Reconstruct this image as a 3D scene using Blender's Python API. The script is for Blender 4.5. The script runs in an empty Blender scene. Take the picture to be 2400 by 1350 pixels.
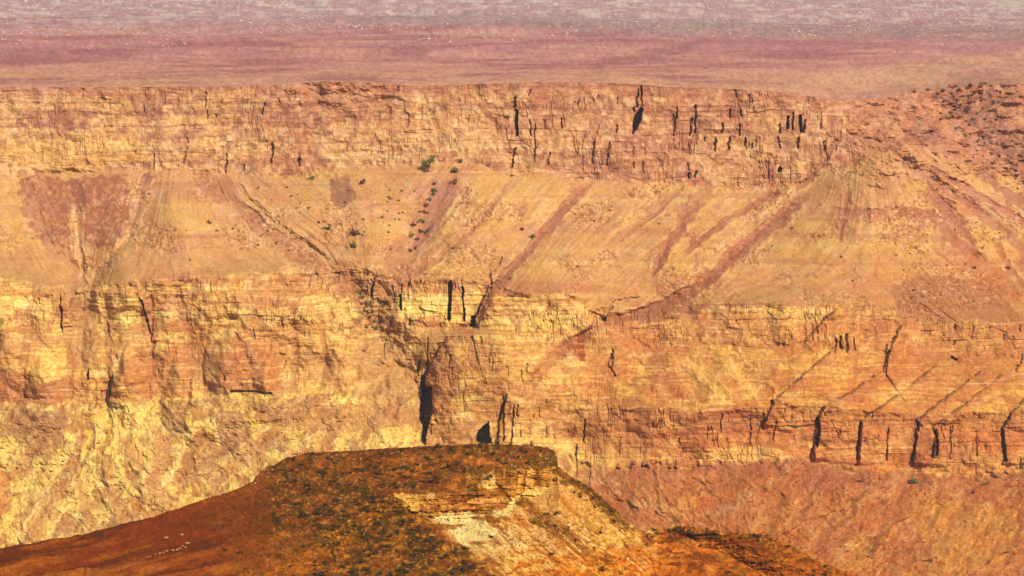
import bpy, math, random
import numpy as np

# ------------------------------------------------------------------ camera, sky, sun, exposure
scene = bpy.context.scene
C = scene.collection
F = 7577.0                                   # focal length in photo pixels (2400 wide)
TP = 775.0 / F
PITCH = math.atan(TP)
cam_d = bpy.data.cameras.new('camera')
cam_d.sensor_width = 36.0
cam_d.lens = 36.0 * F / 2400.0
cam_d.clip_start = 1.0
cam_d.clip_end = 60000.0
cam = bpy.data.objects.new('camera', cam_d)
C.objects.link(cam)
cam.location = (0, 0, 0)
cam.rotation_euler = (math.radians(90) - PITCH, 0, 0)
scene.camera = cam

SUN_EL, SUN_AZ = 40.0, 36.0                  # azimuth: degrees to the right of straight behind the camera
w = bpy.data.worlds.new('World')
scene.world = w
w.use_nodes = True
nt = w.node_tree
bg = nt.nodes['Background']
sky = nt.nodes.new('ShaderNodeTexSky')
sky.sky_type = 'NISHITA'
sky.sun_disc = False
sky.sun_elevation = math.radians(SUN_EL)
sky.sun_rotation = math.radians(180.0 - SUN_AZ)
nt.links.new(sky.outputs[0], bg.inputs[0])
bg.inputs[1].default_value = 0.065
sd = bpy.data.lights.new('sun', 'SUN')
sd.energy = 4.6
sd.angle = math.radians(0.5)
sd.color = (1.0, 0.93, 0.82)
sun = bpy.data.objects.new('sun', sd)
C.objects.link(sun)
sun.rotation_euler = (math.radians(90.0 - SUN_EL), 0, math.radians(SUN_AZ))
scene.cycles.diffuse_bounces = 1
scene.cycles.max_bounces = 4
vs = scene.view_settings
vs.view_transform = 'Standard'
vs.look = 'None'
vs.exposure = 0.45
vs.gamma = 1.0
vs.use_curve_mapping = False
EXPK = 2.0 ** 0.45

# ------------------------------------------------------------------ helpers
rng = np.random.default_rng(7)
random.seed(7)
_T = rng.random((512, 512)).astype(np.float32)

def vn(x, y, s=0):
    x = x + s * 37.31; y = y + s * 91.77
    xi = np.floor(x); yi = np.floor(y)
    fx = (x - xi).astype(np.float32); fy = (y - yi).astype(np.float32)
    fx = fx * fx * (3 - 2 * fx); fy = fy * fy * (3 - 2 * fy)
    xi = xi.astype(np.int64); yi = yi.astype(np.int64)
    a = _T[yi & 511, xi & 511]; b = _T[yi & 511, (xi + 1) & 511]
    c = _T[(yi + 1) & 511, xi & 511]; d = _T[(yi + 1) & 511, (xi + 1) & 511]
    return a + (b - a) * fx + (c - a) * fy + (a - b - c + d) * fx * fy

def fbm(x, y, o=4, s=0, g=0.5):
    t = 0; amp = 1.0; n = 0
    for i in range(o):
        t = t + amp * vn(x * 2.03 ** i, y * 2.03 ** i, s + i * 3.7)
        n += amp; amp *= g
    return t / n                              # 0..1, centred near .5

def hsh(a, b, s=0):
    return _T[(a.astype(np.int64) * 31 + s * 17) & 511, (b.astype(np.int64) * 73 + s * 29 + a.astype(np.int64) * 7) & 511]

def ss(x, a, b):
    t = np.clip((x - a) / (b - a), 0, 1)
    return t * t * (3 - 2 * t)

def ip(x, pts):
    return np.interp(x, [p[0] for p in pts], [p[1] for p in pts])

def lin(c):
    c = np.asarray(c, dtype=np.float64) / 255.0
    return np.where(c <= 0.04045, c / 12.92, ((c + 0.055) / 1.055) ** 2.4)

def unproj(u, v, Y):
    xc = (u - 1200.0) / F; yc = -(v - 675.0) / F
    cp, sp = math.cos(PITCH), math.sin(PITCH)
    k = Y / (cp + yc * sp)
    return xc * k, Y, (-sp + yc * cp) * k

def poly_dist(U, V, poly, marg):
    """distance in px to a polyline, signed side and 0..1 along it; only columns within marg"""
    xs = [p[0] for p in poly]
    c0 = np.searchsorted(U[0], min(xs) - marg); c1 = np.searchsorted(U[0], max(xs) + marg)
    sl = (slice(None), slice(c0, c1))
    u = U[sl]; v = V[sl]
    D = np.full(u.shape, 1e9); S = np.zeros(u.shape); T = np.zeros(u.shape); poly_dist.vert = np.zeros(u.shape)
    seg = [math.dist(poly[i], poly[i + 1]) for i in range(len(poly) - 1)]
    tot = sum(seg) + 1e-9; acc = 0
    for i in range(len(poly) - 1):
        ax, ay = poly[i]; bx, by = poly[i + 1]
        dx, dy = bx - ax, by - ay; l2 = dx * dx + dy * dy + 1e-9
        t = np.clip(((u - ax) * dx + (v - ay) * dy) / l2, 0, 1)
        d = np.hypot(u - ax - t * dx, v - ay - t * dy)
        m = d < D
        D = np.where(m, d, D)
        S = np.where(m, np.sign((u - ax) * dy - (v - ay) * dx), S)
        T = np.where(m, (acc + t * seg[i]) / tot, T)
        poly_dist.vert = np.where(m, abs(dy) / math.sqrt(l2), poly_dist.vert)
        acc += seg[i]
    return sl, D, S, T

def in_poly(U, V, poly, wob=0.0, sc=14.0, seed=0):
    xs = [p[0] for p in poly]
    c0 = np.searchsorted(U[0], min(xs) - wob - 2); c1 = np.searchsorted(U[0], max(xs) + wob + 2)
    sl = (slice(None), slice(c0, c1))
    u = U[sl]; v = V[sl]
    if wob:
        u2 = u + (fbm(u / sc, v / sc, 3, 11 + seed) - .5) * 2 * wob
        v2 = v + (fbm(u / sc, v / sc, 3, 23 + seed) - .5) * 2 * wob
    else:
        u2, v2 = u, v
    ins = np.zeros(u.shape, bool)
    n = len(poly)
    for i in range(n):
        x1, y1 = poly[i]; x2, y2 = poly[(i + 1) % n]
        if y1 == y2: continue
        cr = ((y1 > v2) != (y2 > v2)) & (u2 < (x2 - x1) * (v2 - y1) / (y2 - y1) + x1)
        ins ^= cr
    return sl, ins

def mixc(col, c, m):
    m = np.clip(m, 0, 1)
    for k in range(3):
        col[k] += (c[k] - col[k]) * m

def new_mat(name, rough=0.95, grain=1.6, contrast=0.45, bump=0.35):
    m = bpy.data.materials.new(name); m.use_nodes = True
    n = m.node_tree; b = n.nodes['Principled BSDF']
    b.inputs['Roughness'].default_value = rough
    b.inputs['Specular IOR Level'].default_value = 0.02
    at = n.nodes.new('ShaderNodeAttribute'); at.attribute_name = 'rock_colour'
    tc = n.nodes.new('ShaderNodeTexCoord')
    nz = n.nodes.new('ShaderNodeTexNoise'); nz.inputs['Scale'].default_value = 1.0 / grain
    nz.inputs['Detail'].default_value = 5; nz.inputs['Roughness'].default_value = 0.7
    n.links.new(tc.outputs['Object'], nz.inputs['Vector'])
    mr = n.nodes.new('ShaderNodeMapRange')
    mr.inputs['From Min'].default_value = 0.25; mr.inputs['From Max'].default_value = 0.75
    mr.inputs['To Min'].default_value = 1 - contrast; mr.inputs['To Max'].default_value = 1 + contrast
    n.links.new(nz.outputs['Fac'], mr.inputs['Value'])
    mx = n.nodes.new('ShaderNodeVectorMath'); mx.operation = 'SCALE'
    n.links.new(at.outputs['Color'], mx.inputs[0]); n.links.new(mr.outputs[0], mx.inputs['Scale'])
    n.links.new(mx.outputs[0], b.inputs['Base Color'])
    bp = n.nodes.new('ShaderNodeBump'); bp.inputs['Strength'].default_value = bump
    bp.inputs['Distance'].default_value = grain
    n.links.new(nz.outputs['Fac'], bp.inputs['Height']); n.links.new(bp.outputs[0], b.inputs['Normal'])
    return m

def grid_object(name, P, col, faces, mat, label, cat, kind='structure'):
    """P (n,3), col (n,3 linear), faces (m,4) -> one mesh object using only the vertices it needs"""
    used = np.unique(faces)
    remap = np.zeros(len(P), np.int64); remap[used] = np.arange(len(used))
    fc = remap[faces]
    me = bpy.data.meshes.new(name)
    me.vertices.add(len(used)); me.loops.add(fc.size); me.polygons.add(len(fc))
    me.vertices.foreach_set('co', P[used].astype(np.float32).ravel())
    me.loops.foreach_set('vertex_index', fc.astype(np.int32).ravel())
    me.polygons.foreach_set('loop_start', np.arange(0, fc.size, 4, dtype=np.int32))
    me.polygons.foreach_set('loop_total', np.full(len(fc), 4, np.int32))
    me.update(calc_edges=True)
    a = me.attributes.new('rock_colour', 'FLOAT_COLOR', 'POINT')
    rgba = np.ones((len(used), 4), np.float32); rgba[:, :3] = col[used]
    a.data.foreach_set('color', rgba.ravel())
    me.polygons.foreach_set('use_smooth', np.zeros(len(fc), bool))
    me.materials.append(mat)
    o = bpy.data.objects.new(name, me); C.objects.link(o)
    o['kind'] = kind; o['label'] = label; o['category'] = cat
    return o

def quads(nr, nc):
    i = np.arange(nr - 1)[:, None] * nc + np.arange(nc - 1)[None, :]
    return np.stack([i, i + nc, i + nc + 1, i + 1], -1)        # (nr-1, nc-1, 4)

K_ALB = 0.96 / EXPK        # pixel tone of a sunlit surface -> its albedo
def to_alb(col, tint=(.90, .85, .62)):
    a = np.stack([lin(np.clip(c, 5, 252)) for c in col], -1) * K_ALB * np.array(tint)
    return a.reshape(-1, 3)

# ------------------------------------------------------------------ the canyon wall sheet
uf = np.linspace(-60, 2460, 1240)
ucol = np.concatenate([np.linspace(-600, -70, 18), uf, np.linspace(2470, 3000, 18)])
NU = len(ucol)
RIM = [(-600, 208), (0, 206), (250, 205), (500, 203), (620, 199), (760, 191), (900, 196), (1000, 200), (1150, 197), (1300, 192),
       (1500, 195), (1550, 203), (1700, 207), (1800, 213), (1870, 222), (1940, 230), (2010, 232), (2080, 226), (2150, 216),
       (2220, 206), (2300, 199), (2400, 197), (3000, 200)]
CB1 = [(-600, 405), (0, 400), (40, 405), (350, 400), (430, 392), (520, 402), (700, 410), (850, 388), (950, 380), (1100, 386),
       (1200, 402), (1330, 410), (1400, 420), (1550, 434), (1750, 442), (1880, 437), (1960, 415), (2030, 345), (2060, 332),
       (2120, 334), (2200, 350), (2300, 385), (2400, 435), (3000, 480)]
BEN = [(-600, 650), (0, 650), (80, 664), (150, 680), (232, 676), (300, 652), (450, 646), (560, 644), (700, 632),
       (800, 622), (870, 640), (930, 652), (1000, 648), (1100, 655), (1150, 670), (1250, 682),
       (1350, 684), (1420, 730), (1500, 737), (1600, 722), (1700, 714), (1850, 709), (1950, 712), (2050, 735), (2120, 748),
       (2300, 750), (3000, 755)]
M1 = [(-600, 765), (0, 765), (150, 770), (192, 800), (300, 765), (480, 750), (560, 732), (650, 760), (850, 775), (950, 760),
      (1100, 772), (1180, 775), (1400, 765), (1500, 800), (1700, 805), (1900, 800), (2000, 815), (2200, 830), (3000, 840)]
M2 = [(-600, 860), (900, 860), (975, 880), (1000, 800), (1060, 785), (1170, 790), (1300, 890), (1400, 950), (1600, 958),
      (1800, 952), (1930, 946), (2020, 962), (2150, 972), (2400, 960), (3000, 955)]
CB2 = [(-600, 938), (0, 946), (100, 950), (250, 946), (400, 941), (550, 937), (700, 928), (900, 920), (965, 920), (985, 1030),
       (1100, 1045), (1290, 1042), (1310, 1050), (1360, 1085), (1430, 1095), (1550, 1086), (1700, 1092), (1850, 1076),
       (1900, 1086), (2000, 1100), (2130, 1108), (2250, 1116), (2400, 1105), (3000, 1105)]
wob = lambda a, s, sc=90: (fbm(ucol / sc, ucol * 0 + s, 2, s) - .5) * 2 * a
def gsm(x, a, s):
    g = np.arange(x[0] - 4 * s, x[-1] + 4 * s, s / 6.0); k = np.exp(-.5 * (np.arange(-24, 25) / 6.0) ** 2); k /= k.sum()
    return np.interp(x, g, np.convolve(np.pad(np.interp(g, x, a), 24, 'edge'), k, 'valid'))
rim = ip(ucol, RIM) + wob(3, 1)
cb1 = ip(ucol, CB1) + wob(9, 2)
ben = ip(ucol, BEN) + wob(7, 3)
m1 = np.maximum(ip(ucol, M1) + wob(8, 4), ben + 14)
m2 = np.maximum(ip(ucol, M2) + wob(6, 5), m1 + 8)
cb2 = np.maximum(ip(ucol, CB2) + wob(5, 6), m2 + 20)
NVF = 640
tt = np.linspace(0, 1, NVF)[:, None]
V = rim[None, :] + tt * (1372 - rim[None, :])
V = np.concatenate([V, np.linspace(1385, 1520, 14)[:, None] * np.ones((1, NU))], 0)
NV = V.shape[0]
U = np.broadcast_to(ucol, V.shape).copy()

right = ss(ucol, 1180, 1620)
butt = np.exp(-((ucol - 1150) / 120.0) ** 4)
YR = 2400 + 70 * ss(ucol, 1850, 2350)
Y1 = 2386 - 8 * ss(ucol, 1780, 2080) + 30 * ss(ucol, 2080, 2500)
Y2 = 2276 + 0 * ucol
YM1 = 2264 - 4 * right
YM2 = 2244 - 40 * right - 18 * butt
YC2 = 2226 - 34 * right - 22 * butt
YB = 2085 - 25 * right
YE = 1990 + 0 * ucol
cb1 = cb1 + (gsm(ucol, cb1, 75) - cb1) * ss(ucol, 1800, 1900)
cb1, ben, m1, m2, cb2 = [gsm(ucol, a, 16) for a in (cb1, ben, m1, m2, cb2)]
YR, Y1, YM1, YM2, YC2, YB = [gsm(ucol, a, 30) for a in (YR, Y1, YM1, YM2, YC2, YB)]
rows = [rim, cb1, ben, m1, m2, cb2, 0 * ucol + 1350, 0 * ucol + 1530]
deps = [YR, Y1, Y2, YM1, YM2, YC2, YB, YE]
Y = np.zeros_like(V)
for a in range(7):
    r0, r1, d0, d1 = rows[a][None], rows[a + 1][None], deps[a][None], deps[a + 1][None]
    t = (V - r0) / (r1 - r0)
    m = (t >= 0) & (t <= 1.0) if a else (t <= 1.0)
    if a == 6: m = t > 0
    if a == 2: t = t ** 1.0
    Y = np.where(m, d0 + np.clip(t, 0, 1.2) * (d1 - d0), Y)

VW = V + (fbm(U / 34, V / 22, 4, 30) - .5) * 34 + (vn(U / 7, V / 9, 31) - .5) * 8
def band(r0, r1, soft=6):
    return ss(VW, r0[None] - soft, r0[None] + soft) * (1 - ss(VW, r1[None] - soft, r1[None] + soft))
z_up = band(rim - 40, cb1)
z_tal = band(cb1, ben)
z_c2a = band(ben, m1)
z_c2b = band(m1, m2)
z_c2c = band(m2, cb2)
z_low = band(cb2, 0 * cb2 + 3000)
isR = ss(U, 1330, 1450)
ravine = ss(U, 1930, 2060) * ss(430 - V, -60, 60)            # rubble slope at the upper right, no cliff there

# ---- rock masks used for relief and colour
big = fbm(U / 190, V / 120, 4, 40)
med = fbm(U / 45, V / 30, 4, 41)
fin = fbm(U / 9, V / 8, 3, 42)
mic = fbm(U / 4.2, V / 3.6, 2, 43)
strat_w = V + (fbm(U / 160, V / 60, 3, 44) - .5) * 16 + (fbm(U / 22, V / 12, 2, 45) - .5) * 4
strat = 0.55 * fbm(U * 0 + 3 + U / 900, strat_w / 13, 3, 46) + 0.45 * fbm(U / 260, strat_w / 4.6, 2, 47)
def blocks(th, wd, s):
    q = strat_w / th + fbm(U / 300, V / 300, 2, s) * 2
    k = np.floor(q)
    r = hsh(k, k * 0 + 5, s)
    x = U / (wd * (0.6 + 1.2 * r)) + r * 57 + (fbm(U / 20, V / 20, 2, s + 2) - .5) * 0.5
    c = np.floor(x)
    return hsh(k, c, s + 1), np.abs(x - c - .5) * 2, np.abs(q - k - .5) * 2
b1, e1, f1 = blocks(26, 26, 50)
b2, e2, f2 = blocks(11, 11, 60)
b3, e3, f3 = blocks(60, 70, 70)
joint = np.abs(fbm(U / 15 + (fbm(U / 30, V / 30, 2, 80) - .5) * .8, V / 110, 3, 81) - .5) * 2      # vertical joints where small
joint2 = np.abs(fbm(U / 8, V / 60, 3, 82) - .5) * 2
bld = ip(ucol, [(0, .45), (500, .6), (1150, .6), (1250, 1), (1950, 1.25), (2050, .4), (2400, .4)])[None]   # how columnar the top cliff is
cliff = np.clip(z_up * (1 - .75 * ravine) + 0.85 * z_c2a + (0.55 + .0 * isR) * z_c2b * (1 - .55 * isR) + z_c2c * (0.55 + .45 * isR), 0, 1.2)

flow = ip(ucol, [(-600, .3), (0, .3), (120, .5), (190, 0), (280, -.6), (420, 0), (600, 1.25), (760, 1.2), (870, .1), (960, -.75), (1280, -.85),
                 (1500, -1.2), (1720, -1.5), (1950, -.6), (2060, .2), (2150, 1.1), (2450, 1.3)])[None]
q = U - flow * (V - 530)
stk = fbm(q / 13, V / 150, 4, 90)
stk2 = fbm(q / 5, V / 70, 3, 91)
flow_low = ip(ucol, [(0, .5), (150, -.6), (300, .4), (480, .35), (700, -.5), (950, -.4), (1350, .9), (1600, .7), (1850, -.7), (2150, -.75), (2450, -.7)])[None]
ql = U - flow_low * (V - 1150)
stl = fbm(ql / 22, V / 120, 4, 92)

dY = np.zeros_like(V)
gap = np.exp(-((U - 790) / 120) ** 2) * np.clip(1 - (V - rim[None]) / 95, 0, 1)
cliff = cliff * (1 - .7 * gap) * (1 - .38 * z_up) * (1 - .3 * z_c2c * isR)
rough = .25 + 1.1 * ss(fbm(U / 75, V / 40, 3, 32), .4, .66)            # some faces are smooth, some broken
rvert = ss(fbm(U / 60, V / 45, 3, 33), .46, .62)
rhor = ss(fbm(U / 110, V / 26, 3, 34), .44, .62)
dY += cliff * rough * ((b1 - .5) * 1.5 + (b2 - .5) * .9 + (b3 - .5) * 1.8)
dY += cliff * bld * ss(.09 - joint, 0, .09) * 1.7 * rvert
dY += cliff * ss(.09 - joint2, 0, .09) * 1.0 * bld * rvert
dY += cliff * (strat - .5) * (.9 + 2.3 * rhor)
dY += cliff * (fin - .5) * 1.6
dY += cliff * (fbm(U / 38, V / 60, 3, 35) - .5) * 9
rub = ss(fbm(U / 80, V / 50, 3, 26), .47, .63)                  # where the scree is coarse rubble rather than fine
dY += (z_tal * (.35 + .9 * rub) + z_low * .8) * ((med - .5) * 3.0 + (fin - .5) * 1.4 + (mic - .5) * 1.0)
dY += z_low * ((b2 - .5) * .8 + (hsh(np.floor(U / 6 + fin * 3), np.floor(V / 5 + fin * 3), 5) - .5) * 1.0)
dY += z_tal * ((stk - .5) * 2.4 + (stk2 - .5) * .7)
dY += z_low * ((stl - .5) * 2 + (fbm(U / 70, V / 55, 3, 93) - .5) * 7 + (fbm(U / 24, V / 22, 3, 36) - .5) * 2.6)
dY += z_c2b * isR * ((fbm(U / 26, V / 18, 3, 94) - .5) * 3.5)
dY += (big - .5) * 20 * (1 - .6 * z_up)
# hummocky rubble below the rim at the right and at the 700-900 gap
dY += (ravine + gap) * ((fbm(U / 30, V / 16, 4, 95) - .5) * 16)

# spurs of scree standing proud between the main gullies
MAING = [[(60, 410), (110, 560), (185, 645), (195, 760), (190, 900)], [(345, 405), (300, 560), (220, 645), (195, 760)],
         [(445, 400), (640, 535), (760, 615), (860, 700), (885, 780), (930, 940)], [(1068, 395), (990, 560), (900, 690), (885, 780)],
         [(1390, 410), (1320, 490), (1210, 615), (1150, 680), (1108, 765), (1000, 860)], [(1905, 435), (1690, 620), (1590, 700), (1418, 752), (1300, 850)],
         [(2060, 335), (2230, 450), (2420, 600), (2700, 800)], [(2170, 430), (2250, 520), (2300, 610), (2420, 640)]]
DM = np.full(V.shape, 400.0)
for pl in MAING:
    sl, D, S, T = poly_dist(U, V, pl, 330)
    DM[sl] = np.minimum(DM[sl], D)
spz = ss(V, cb1[None] - 10, cb1[None] + 70) * (1 - ss(V, m1[None] - 20, cb2[None] - 10))
dY -= 19 * (1 - np.exp(-DM / 115.0)) * spz * (1 - .5 * ss(U, 2000, 2150))
def apron(ax, ay, kl, kr, H, h, soft=.35):
    dv_ = V - ay
    hw = np.where(U < ax, kl, kr) * np.clip(dv_, 1, None)
    g_ = ss((1 - np.abs(U - ax + (fbm(U / 40, V / 40, 3, 38) - .5) * 16) / hw), -.15, .85)
    g_ = g_ * (dv_ > 0) * ss(dv_, 0, min(110, H * .6)) * (1 - ss(dv_, H * .55, H * 1.5))
    dY[...] -= h * g_ * (.8 + .4 * med)
    return g_
APR = [apron(*a) for a in [(560, 735, .75, 1.0, 215, 18), (25, 722, .5, .8, 150, 13), (300, 790, .35, .55, 170, 13), (110, 800, .5, .5, 160, 10),
                           (640, 800, .6, .5, 140, 11), (790, 800, .5, .6, 150, 12), (430, 780, .35, .4, 180, 6), (430, 402, 1.25, 1.25, 250, 11), (2060, 345, 1.9, 1.3, 380, 9), (1560, 470, .9, .5, 210, 7), (1250, 520, .8, .6, 170, 6), (1330, 800, .9, .7, 160, 7),
                           (700, 640, .9, .9, 110, 6), (1560, 800, .9, .6, 150, 6), (1690, 815, .7, .9, 140, 6)]]
rid = 1 - np.abs(2 * fbm((ql + (fbm(U / 60, V / 60, 3, 39) - .5) * 60) / 75, V / 105, 4, 48) - 1)
rid2 = 1 - np.abs(2 * fbm((ql + (fbm(U / 30, V / 30, 3, 49) - .5) * 30) / 30, V / 48, 3, 29) - 1)
dY -= z_low * (rid ** 2 * (7 + 4 * isR) + rid2 ** 2 * (.8 + 1.0 * isR))
# ---- colour: tones of the rock itself (desert varnish, bedding, talus, rubble)
col = [np.full(V.shape, x, np.float64) for x in (206.0, 150.0, 104.0)]
# top cliff
lx = ss(U, 1150, 1500)
mixc(col, (217, 163, 110), z_up)
mixc(col, (190, 124, 96), z_up * ss(b3 + .5 * (med - .5), .45, .75) * (.7))
mixc(col, (186, 120, 92), z_up * ss(fbm(U / 38, V / 34, 4, 37), .48, .6) * .6)
mixc(col, (232, 186, 118), z_up * ss(big + .6 * (med - .5) + .25 * np.exp(-((V - 345) / 40) ** 2) * (1 - lx), .52, .72) * (.8 - .35 * lx))
mixc(col, (196, 128, 100), z_up * lx * .45 * ss(med, .4, .65))
mixc(col, (170, 104, 84), z_up * ss(.14 - joint, 0, .14) * .7 * bld * rvert)
mixc(col, (160, 100, 82), z_up * ss(strat, .56, .72) * .6)
mixc(col, (240, 200, 144), z_up * ss(strat, .42, .30) * .5 * (1 - .6 * lx))
mixc(col, (150, 94, 80), z_up * ss(b2, .78, .95) * .55)
mixc(col, (244, 206, 146), z_up * ss(b2, .22, .05) * .5)
topb = np.clip(1 - (V - rim[None]) / 34, 0, 1)
mixc(col, (182, 118, 96), z_up * topb * .6)
mixc(col, (198, 134, 100), np.clip(ravine + gap, 0, 1) * .75)
mixc(col, (204, 142, 110), ravine * np.clip(1 - (V - rim[None]) / 40, 0, 1) * .9)
mixc(col, (172, 108, 84), np.clip(ravine + gap, 0, 1) * ss(fbm(U / 24, V / 12, 4, 96), .5, .64) * .8)
# talus
mixc(col, (208, 150, 100), z_tal)
yel = ss(fbm(U / 150, V / 60, 3, 97) + .18 * np.exp(-((V - 540) / 70) ** 2), .5, .68)
mixc(col, (216, 166, 94), z_tal * yel * .8)
mixc(col, (194, 132, 100), z_tal * ss(stk, .52, .66) * .5 * ss(med, .35, .6))
mixc(col, (222, 172, 120), z_tal * ss(stk, .46, .34) * .4 * ss(med, .35, .6))
mixc(col, (182, 120, 94), z_tal * ss(stk2, .58, .7) * .32 * ss(med, .4, .56))
mixc(col, (232, 186, 134), z_tal * ss(stk2, .40, .30) * .32 * ss(med, .4, .56))
mixc(col, (176, 134, 84), z_tal * np.clip(1 - (ben[None] - V) / 55, 0, 1) * ss(fbm(U / 120, V / 40, 3, 98), .4, .6) * .8)
mixc(col, (204, 138, 86), z_tal * ss(U, 1900, 2150) * ss(V, 520, 640) * .6)
lay = ss(fbm(U / 700, (V + (fbm(U / 60, V / 60, 2, 99) - .5) * 10) / 15, 2, 100), .6, .72)
mixc(col, (222, 176, 108), z_tal * lay * .5)
mixc(col, (186, 122, 90), z_tal * ss(.36 - fbm(U / 600, V / 13, 2, 101), 0, .1) * .45)
# middle and lower cliffs
cl = np.clip(z_c2a + z_c2b + z_c2c, 0, 1)
mixc(col, (224, 168, 96), cl)
mixc(col, (216, 150, 92), cl * isR * .8)
mixc(col, (250, 214, 128), cl * (1 - .75 * isR) * ss(strat + .22 * np.exp(-((V - 725 - 10 * np.sin(U / 150)) / 34) ** 2) - .12 * (med - .5), .5, .66) * .9)
mixc(col, (206, 140, 92), cl * ss(b3 * .6 + med * .5 - .22 * np.exp(-((V - 728) / 32) ** 2) * (1 - isR), .52, .74) * .75)
mixc(col, (196, 124, 82), cl * ss(.45 - strat, 0, .14) * .42)
mixc(col, (252, 224, 150), cl * ss(b1, .85, .96) * .6 * (1 - .6 * isR))
mixc(col, (184, 112, 78), cl * ss(b2, .82, .95) * .5)
for g_, k_ in zip(APR, (1, 1, .8, .8, 1, 1, .7, 0, 0, 0, 0, .4, .4, .4, .4)):
    mixc(col, (212, 158, 100), g_ * .62 * k_ * (.6 + .8 * (med - .3)))
mixc(col, (168, 92, 66), cl * ss(.1 - joint, 0, .1) * .5 * rvert)
mixc(col, (210, 134, 74), z_c2b * isR * .7)
mixc(col, (234, 186, 100), z_c2b * isR * ss(fbm(U / 90, V / 26, 4, 102) + .1 * ss(950 - U * .4, 0, 300), .46, .62) * .8)
mixc(col, (188, 118, 80), z_c2b * isR * ss(fbm(U / 46, V / 9, 3, 103), .54, .68) * .6)
mixc(col, (192, 116, 76), (z_c2a + z_c2b) * isR * ss(fbm(U / 100, V / 45, 3, 24), .5, .62) * .55)
zc_soft = z_c2c * ss(VW, m2[None] - 10, m2[None] + 70)
mixc(col, (206, 122, 76), zc_soft * isR * ss(fbm(U / 60, V / 30, 3, 25), .36, .6) * .7)
foot = np.clip(1 - (cb2[None] - V) / 55, 0, 1)
mixc(col, (238, 190, 112), z_c2c * isR * foot * ss(fbm(U / 45, V / 16, 3, 104), .42, .58) * .9)
mixc(col, (250, 212, 120), (z_c2c + .5 * z_low) * (1 - isR) * np.exp(-((V - cb2[None] + 12) / 14) ** 2) * ss(U, 250, 420) * .85)
# lower slopes
mixc(col, (236, 200, 112), z_low * (1 - isR))
mixc(col, (242, 206, 120), z_low * (1 - isR) * ss(fbm(U / 90, V / 110, 4, 105), .48, .62) * .8)
mixc(col, (250, 214, 124), z_low * (1 - isR) * ss(rid, .86, .97) * .5)
mixc(col, (184, 120, 74), z_low * (1 - isR) * ss(fbm(U / 30, V / 26, 3, 28) - .08 * (rid - .8), .58, .66) * .7)
mixc(col, (178, 122, 88), z_low * (1 - isR) * ss(fbm(ql / 46, V / 60, 4, 106) + .16 * np.clip(1 - (V - cb2[None]) / 110, 0, 1), .58, .68) * .7)
mixc(col, (178, 116, 74), z_low * (1 - isR) * ss(fbm(U / 15, V / 13, 3, 107), .66, .74) * .8)
mixc(col, (250, 222, 150), z_low * (1 - isR) * ss(fbm(ql / 11, V / 26, 3, 108), .63, .72) * .55)
mixc(col, (196, 120, 70), z_low * isR)
mixc(col, (190, 114, 78), z_low * isR * ss(fbm(ql / 40, V / 110, 4, 109), .48, .62) * .75)
mixc(col, (216, 150, 76), z_low * isR * ss(fbm(U / 80, V / 60, 4, 110) + .12 * ss(V, 1180, 1340), .53, .66) * .7)
mixc(col, (158, 84, 46), z_low * isR * ss(fbm(U / 13, V / 10, 3, 111), .57, .68) * .75)
mixc(col, (196, 104, 50), z_low * isR * ss(fbm(U / 28, V / 22, 3, 27), .54, .66) * .6)
mixc(col, (222, 166, 108), z_low * isR * ss(fbm(ql / 9, V / 20, 3, 112), .6, .72) * .6)
mixc(col, (228, 172, 104), z_low * isR * ss(rid, .88, .98) * .35)
mixc(col, (140, 72, 44), z_low * isR * ss(fbm(U / 7, V / 6, 2, 113), .68, .76) * .75)
mixc(col, (188, 116, 94), z_low * isR * np.clip(1 - (V - cb2[None]) / 70, 0, 1) * .6)

# ---- gullies, edges, clefts, rubble patches read off the photograph
def gully(poly, w0, w1, d0, d1, c=None, m=.6, lev=True):
    sl, D, S, T = poly_dist(U, V, poly, max(w0, w1) * 2.2)
    jag = (fbm(U[sl] / 22, V[sl] / 22, 3, 133) - .5) * max(w0, w1) * .9
    D = np.abs(D * S + jag)
    wd = (w0 + (w1 - w0) * T) * (.45 + 1.1 * fbm(U[sl] / 40, V[sl] / 34, 3, 134))
    g = np.clip(1 - D / wd, 0, 1)
    dY[sl] += (d0 + (d1 - d0) * T) * g * (.5 if lev else 1)
    if d0 > 0 and lev:
        lv = np.exp(-((D - wd * 1.15) / (wd * .28 + 1)) ** 2) * ss(T, 0, .08) * ss(1 - T, 0, .08) * ss(fbm(U[sl] / 18, V[sl] / 18, 2, 135), .38, .55)
        dY[sl] -= lv * .9
        for k in range(3):
            a = col[k][sl]; a += ((232, 184, 132)[k] - a) * lv * .5
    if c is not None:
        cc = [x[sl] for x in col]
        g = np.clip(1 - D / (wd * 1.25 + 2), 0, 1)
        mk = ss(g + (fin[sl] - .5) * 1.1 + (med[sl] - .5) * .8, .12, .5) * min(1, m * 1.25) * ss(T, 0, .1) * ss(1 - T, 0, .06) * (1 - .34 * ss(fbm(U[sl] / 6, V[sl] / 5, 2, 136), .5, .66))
        for k in range(3): cc[k] += (c[k] - cc[k]) * mk

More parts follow.
